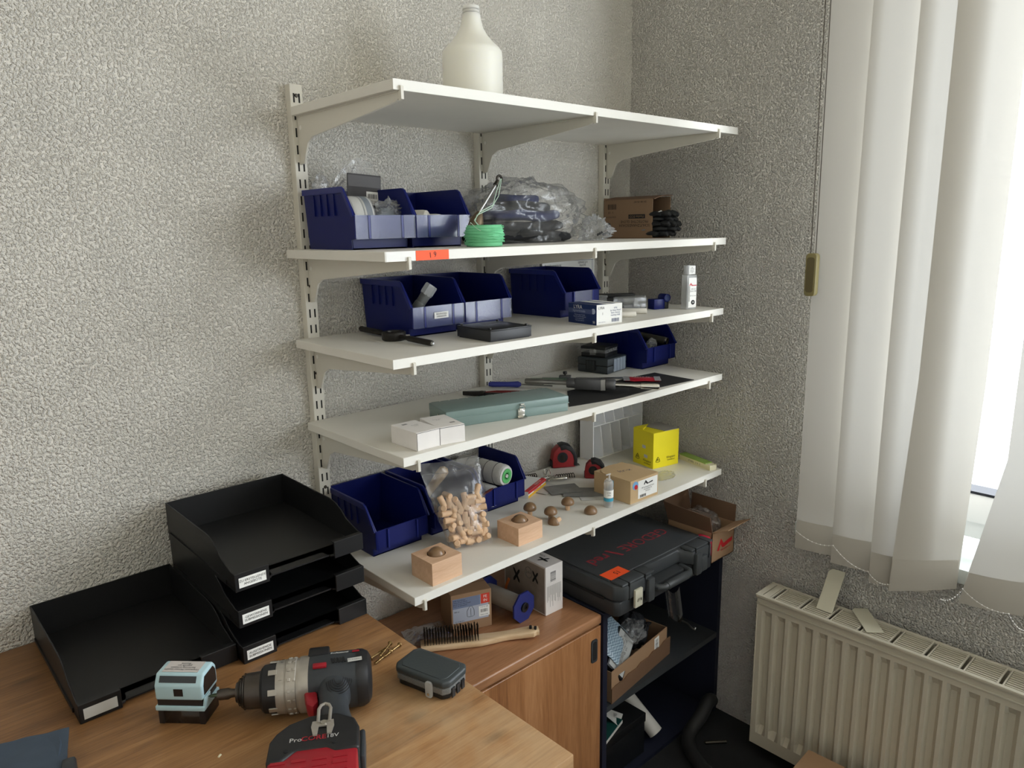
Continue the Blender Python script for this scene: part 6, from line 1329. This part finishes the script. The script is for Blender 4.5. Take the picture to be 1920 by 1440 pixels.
g = G(); g.bb(-.062, .062, -.032, .032, -.009, .009); g.build('housing', 'case_black', t, bevel=.003); patch('rating_label', .112, .056, 'device_grey', t, TOP(0, 0, .0092)); text('label_print', 'AC/DC ADAPTER\nMODEL 24-1500\nINPUT 100-240V~\nOUTPUT 24V 1.5A\nCE  EAC', 'ink', t, .0068, TOP(.014, .002, .0097)); bars('barcode', .020, .012, 10, 'ink', t, TOP(-.044, -.012, .0097))
t = thing('black_bundle', 'bundle of black cable and plastic heaped at the right of the tray', 'cable bundle', (-0.300, -0.268, .300))
bag_blob(G(), (0, 0, .045), (.040, .045, .055), 61, False, .14, 2, 36, 22).build('plastic_wrap', 'cloth_black', t)
g = G()
for k in range(4): g.tube([(-.03+.01*k, -.05, .05+.008*k), (-.01, -.055, .08+.004*k), (.03, -.04, .07), (.04, 0, .05)], .003, 6)
g.build('cable', 'case_black', t)
t = thing('clear_bag', 'clear plastic bag hanging over the tray below the tool case', 'plastic bag', (-0.345, -0.300, .362))
bag_blob(G(), (0, 0, .010), (.045, .035, .03), 71, False, .2, 2.2, 40, 22).build('film', 'bag_film_hazy', t)
t = thing('hanging_film', 'strip of clear film hanging down under the case handle', 'film', (-0.250, -0.360, .38))
g = G(); g.sheet(lambda u, v: (-.03+.05*u+.05*v, .01*math.sin(5*u)+.02*v, .10-.11*v+.01*math.sin(7*u)), 16, 12); g.build('film', 'bag_film', t)
t = thing('red_folder', 'dark red folder edge showing behind the zigzag pack', 'folder', (-0.462, -0.282, .405), rot=(.9, -.25, .5))
g = G(); g.bb(-.05, .05, -.035, .035, -.003, .003); g.build('cover', 'tool_red', t, bevel=.001)
t = thing('wall_hook', 'small bent steel hook hanging inside the navy unit', 'hook', (-0.15, -0.335, .30))
g = G(); g.tube([(-.02, 0, .05), (0, -.01, .035), (.03, -.01, .005), (.038, -.01, .0), (.042, -.01, .006)], .003, 8); g.build('hook', 'steel', t); g = G(); g.bb(-.026, -.014, -.004, .004, .045, .062); g.build('eye', 'steel_dark', t)
# lower compartment
mat('folder_green', (20, 62, 58), .4); mat('paper_shade', (206, 204, 198), .7)
t = thing('black_box', 'black carton standing at the bottom of the navy unit', 'box', (-0.415, -0.245, .0125))
g = G(); g.bb(-.095, .093, -.09, .09, 0, .118); g.build('body', 'case_black', t, bevel=.002); g = G(); g.bb(-.097, .095, -.092, .092, .095, .122); g.build('lid', 'tray_black', t, bevel=.002)
t = thing('ring_folder', 'dark green glossy folder lying on the black carton', 'folder', (-0.462, -0.285, .1355), rz=.25)
g = G(); g.bb(-.05, .05, -.05, .05, 0, .012); g.build('cover', 'folder_green', t, bevel=.002); g = G(); g.bb(-.049, .049, -.0505, -.047, .002, .010); g.build('pages', 'paper_shade', t, smooth=False)
t = thing('folded_note', 'folded white note with number lying on the green folder', 'paper', (-0.415, -0.300, .149), rot=(.35, .1, .6))
g = G(); g.add([(-.028, -.02, 0), (.03, -.024, .004), (.024, .03, .002), (-.02, .022, .008)], [(0, 1, 2, 3)]); g.build('paper', 'paper_shade', t, solid=.0008); text('number', '195', 'ink', t, .014, TOP(.004, -.004, .0055))
t = thing('paper_roll', 'rolled white paper tube leaning in the lower compartment', 'paper roll', (-0.290, -0.318, .0125), rot=(.0, 0, 0))
a, b = Vector((.030, -.010, .002+.021)), Vector((.000, .13, .150)); q = (b-a).to_track_quat('Z', 'Y').to_matrix(); L_ = (b-a).length
g = G(); g.lathe([(.017, 0), (.021, 0), (.021, L_), (.017, L_), (.017, 0)], 26, M=q, c=a); g.build('roll', 'paper_shade', t)
# floor: hose, wood offcut, carton
t = thing('rubber_hose', 'thick black rubber hose curled on the dark floor beside the unit', 'hose', (-0.20, -0.40, 0))
g = G(); pts = [(.13, .015, .075), (.105, .012, .082), (.065, .008, .060), (.02, .012, .030), (-.02, -.01, .020), (-.055, -.06, .020), (-.075, -.12, .020), (-.085, -.20, .020)]
def cr_(P, n=8):
    P = [Vector(p) for p in P]; P = [P[0]*2-P[1]]+P+[P[-1]*2-P[-2]]; o = []
    for i in range(1, len(P)-2):
        for k in range(n):
            t_ = k/n; o.append(.5*((2*P[i])+(P[i+1]-P[i-1])*t_+(2*P[i-1]-5*P[i]+4*P[i+1]-P[i+2])*t_*t_+(3*P[i]-P[i-1]-3*P[i+1]+P[i+2])*t_**3))
    o.append(P[-2]); return o
g.tube(cr_(pts), .019, 14); g.build('hose', 'rubber', t); g = G(); p0 = Vector(pts[0]); g.cyl(p0, p0+Vector((.006, .001, -.001)), .0165, n=18); e_ = g.build('end_plug', 'leaf_light', t); g = G(); g.tube([p0+Vector((.007, -.012, .004)), p0+Vector((.008, .010, -.006))], .002, 6); g.build('plug_slot', 'ink', e_)
t = thing('steel_rod', 'short grey steel rod lying behind the rubber hose', 'rod', (-0.140, -0.445, .006), rz=-.7)
g = G(); g.cyl((-.03, 0, 0), (.03, 0, 0), .005, n=12); g.build('rod', 'steel_dark', t)
t = thing('wood_offcut', 'pale wooden offcut standing on the floor by the cabinet', 'wood offcut', (-0.435, -0.430, 0), rz=-.75)
g = G(); g.bb(-.05, .08, -.018, .018, 0, .055); g.build('block', 'handle_wood', t, bevel=.002)
t = thing('floor_carton', 'brown carton on the floor before the radiator, cut off by the frame', 'cardboard box', (-0.300, -0.865, 0), rz=.04)
g = G(); g.bb(-.15, .145, -.15, .145, 0, .148); g.build('carton', 'kraft_light', t, bevel=.001, seg=1)
for a, b in ((-.145, -.001), (.001, .141)): g = G(); g.bb(a, b, -.148, .143, .148, .1505); g.build('top_flap', 'kraft_light', t, smooth=False)
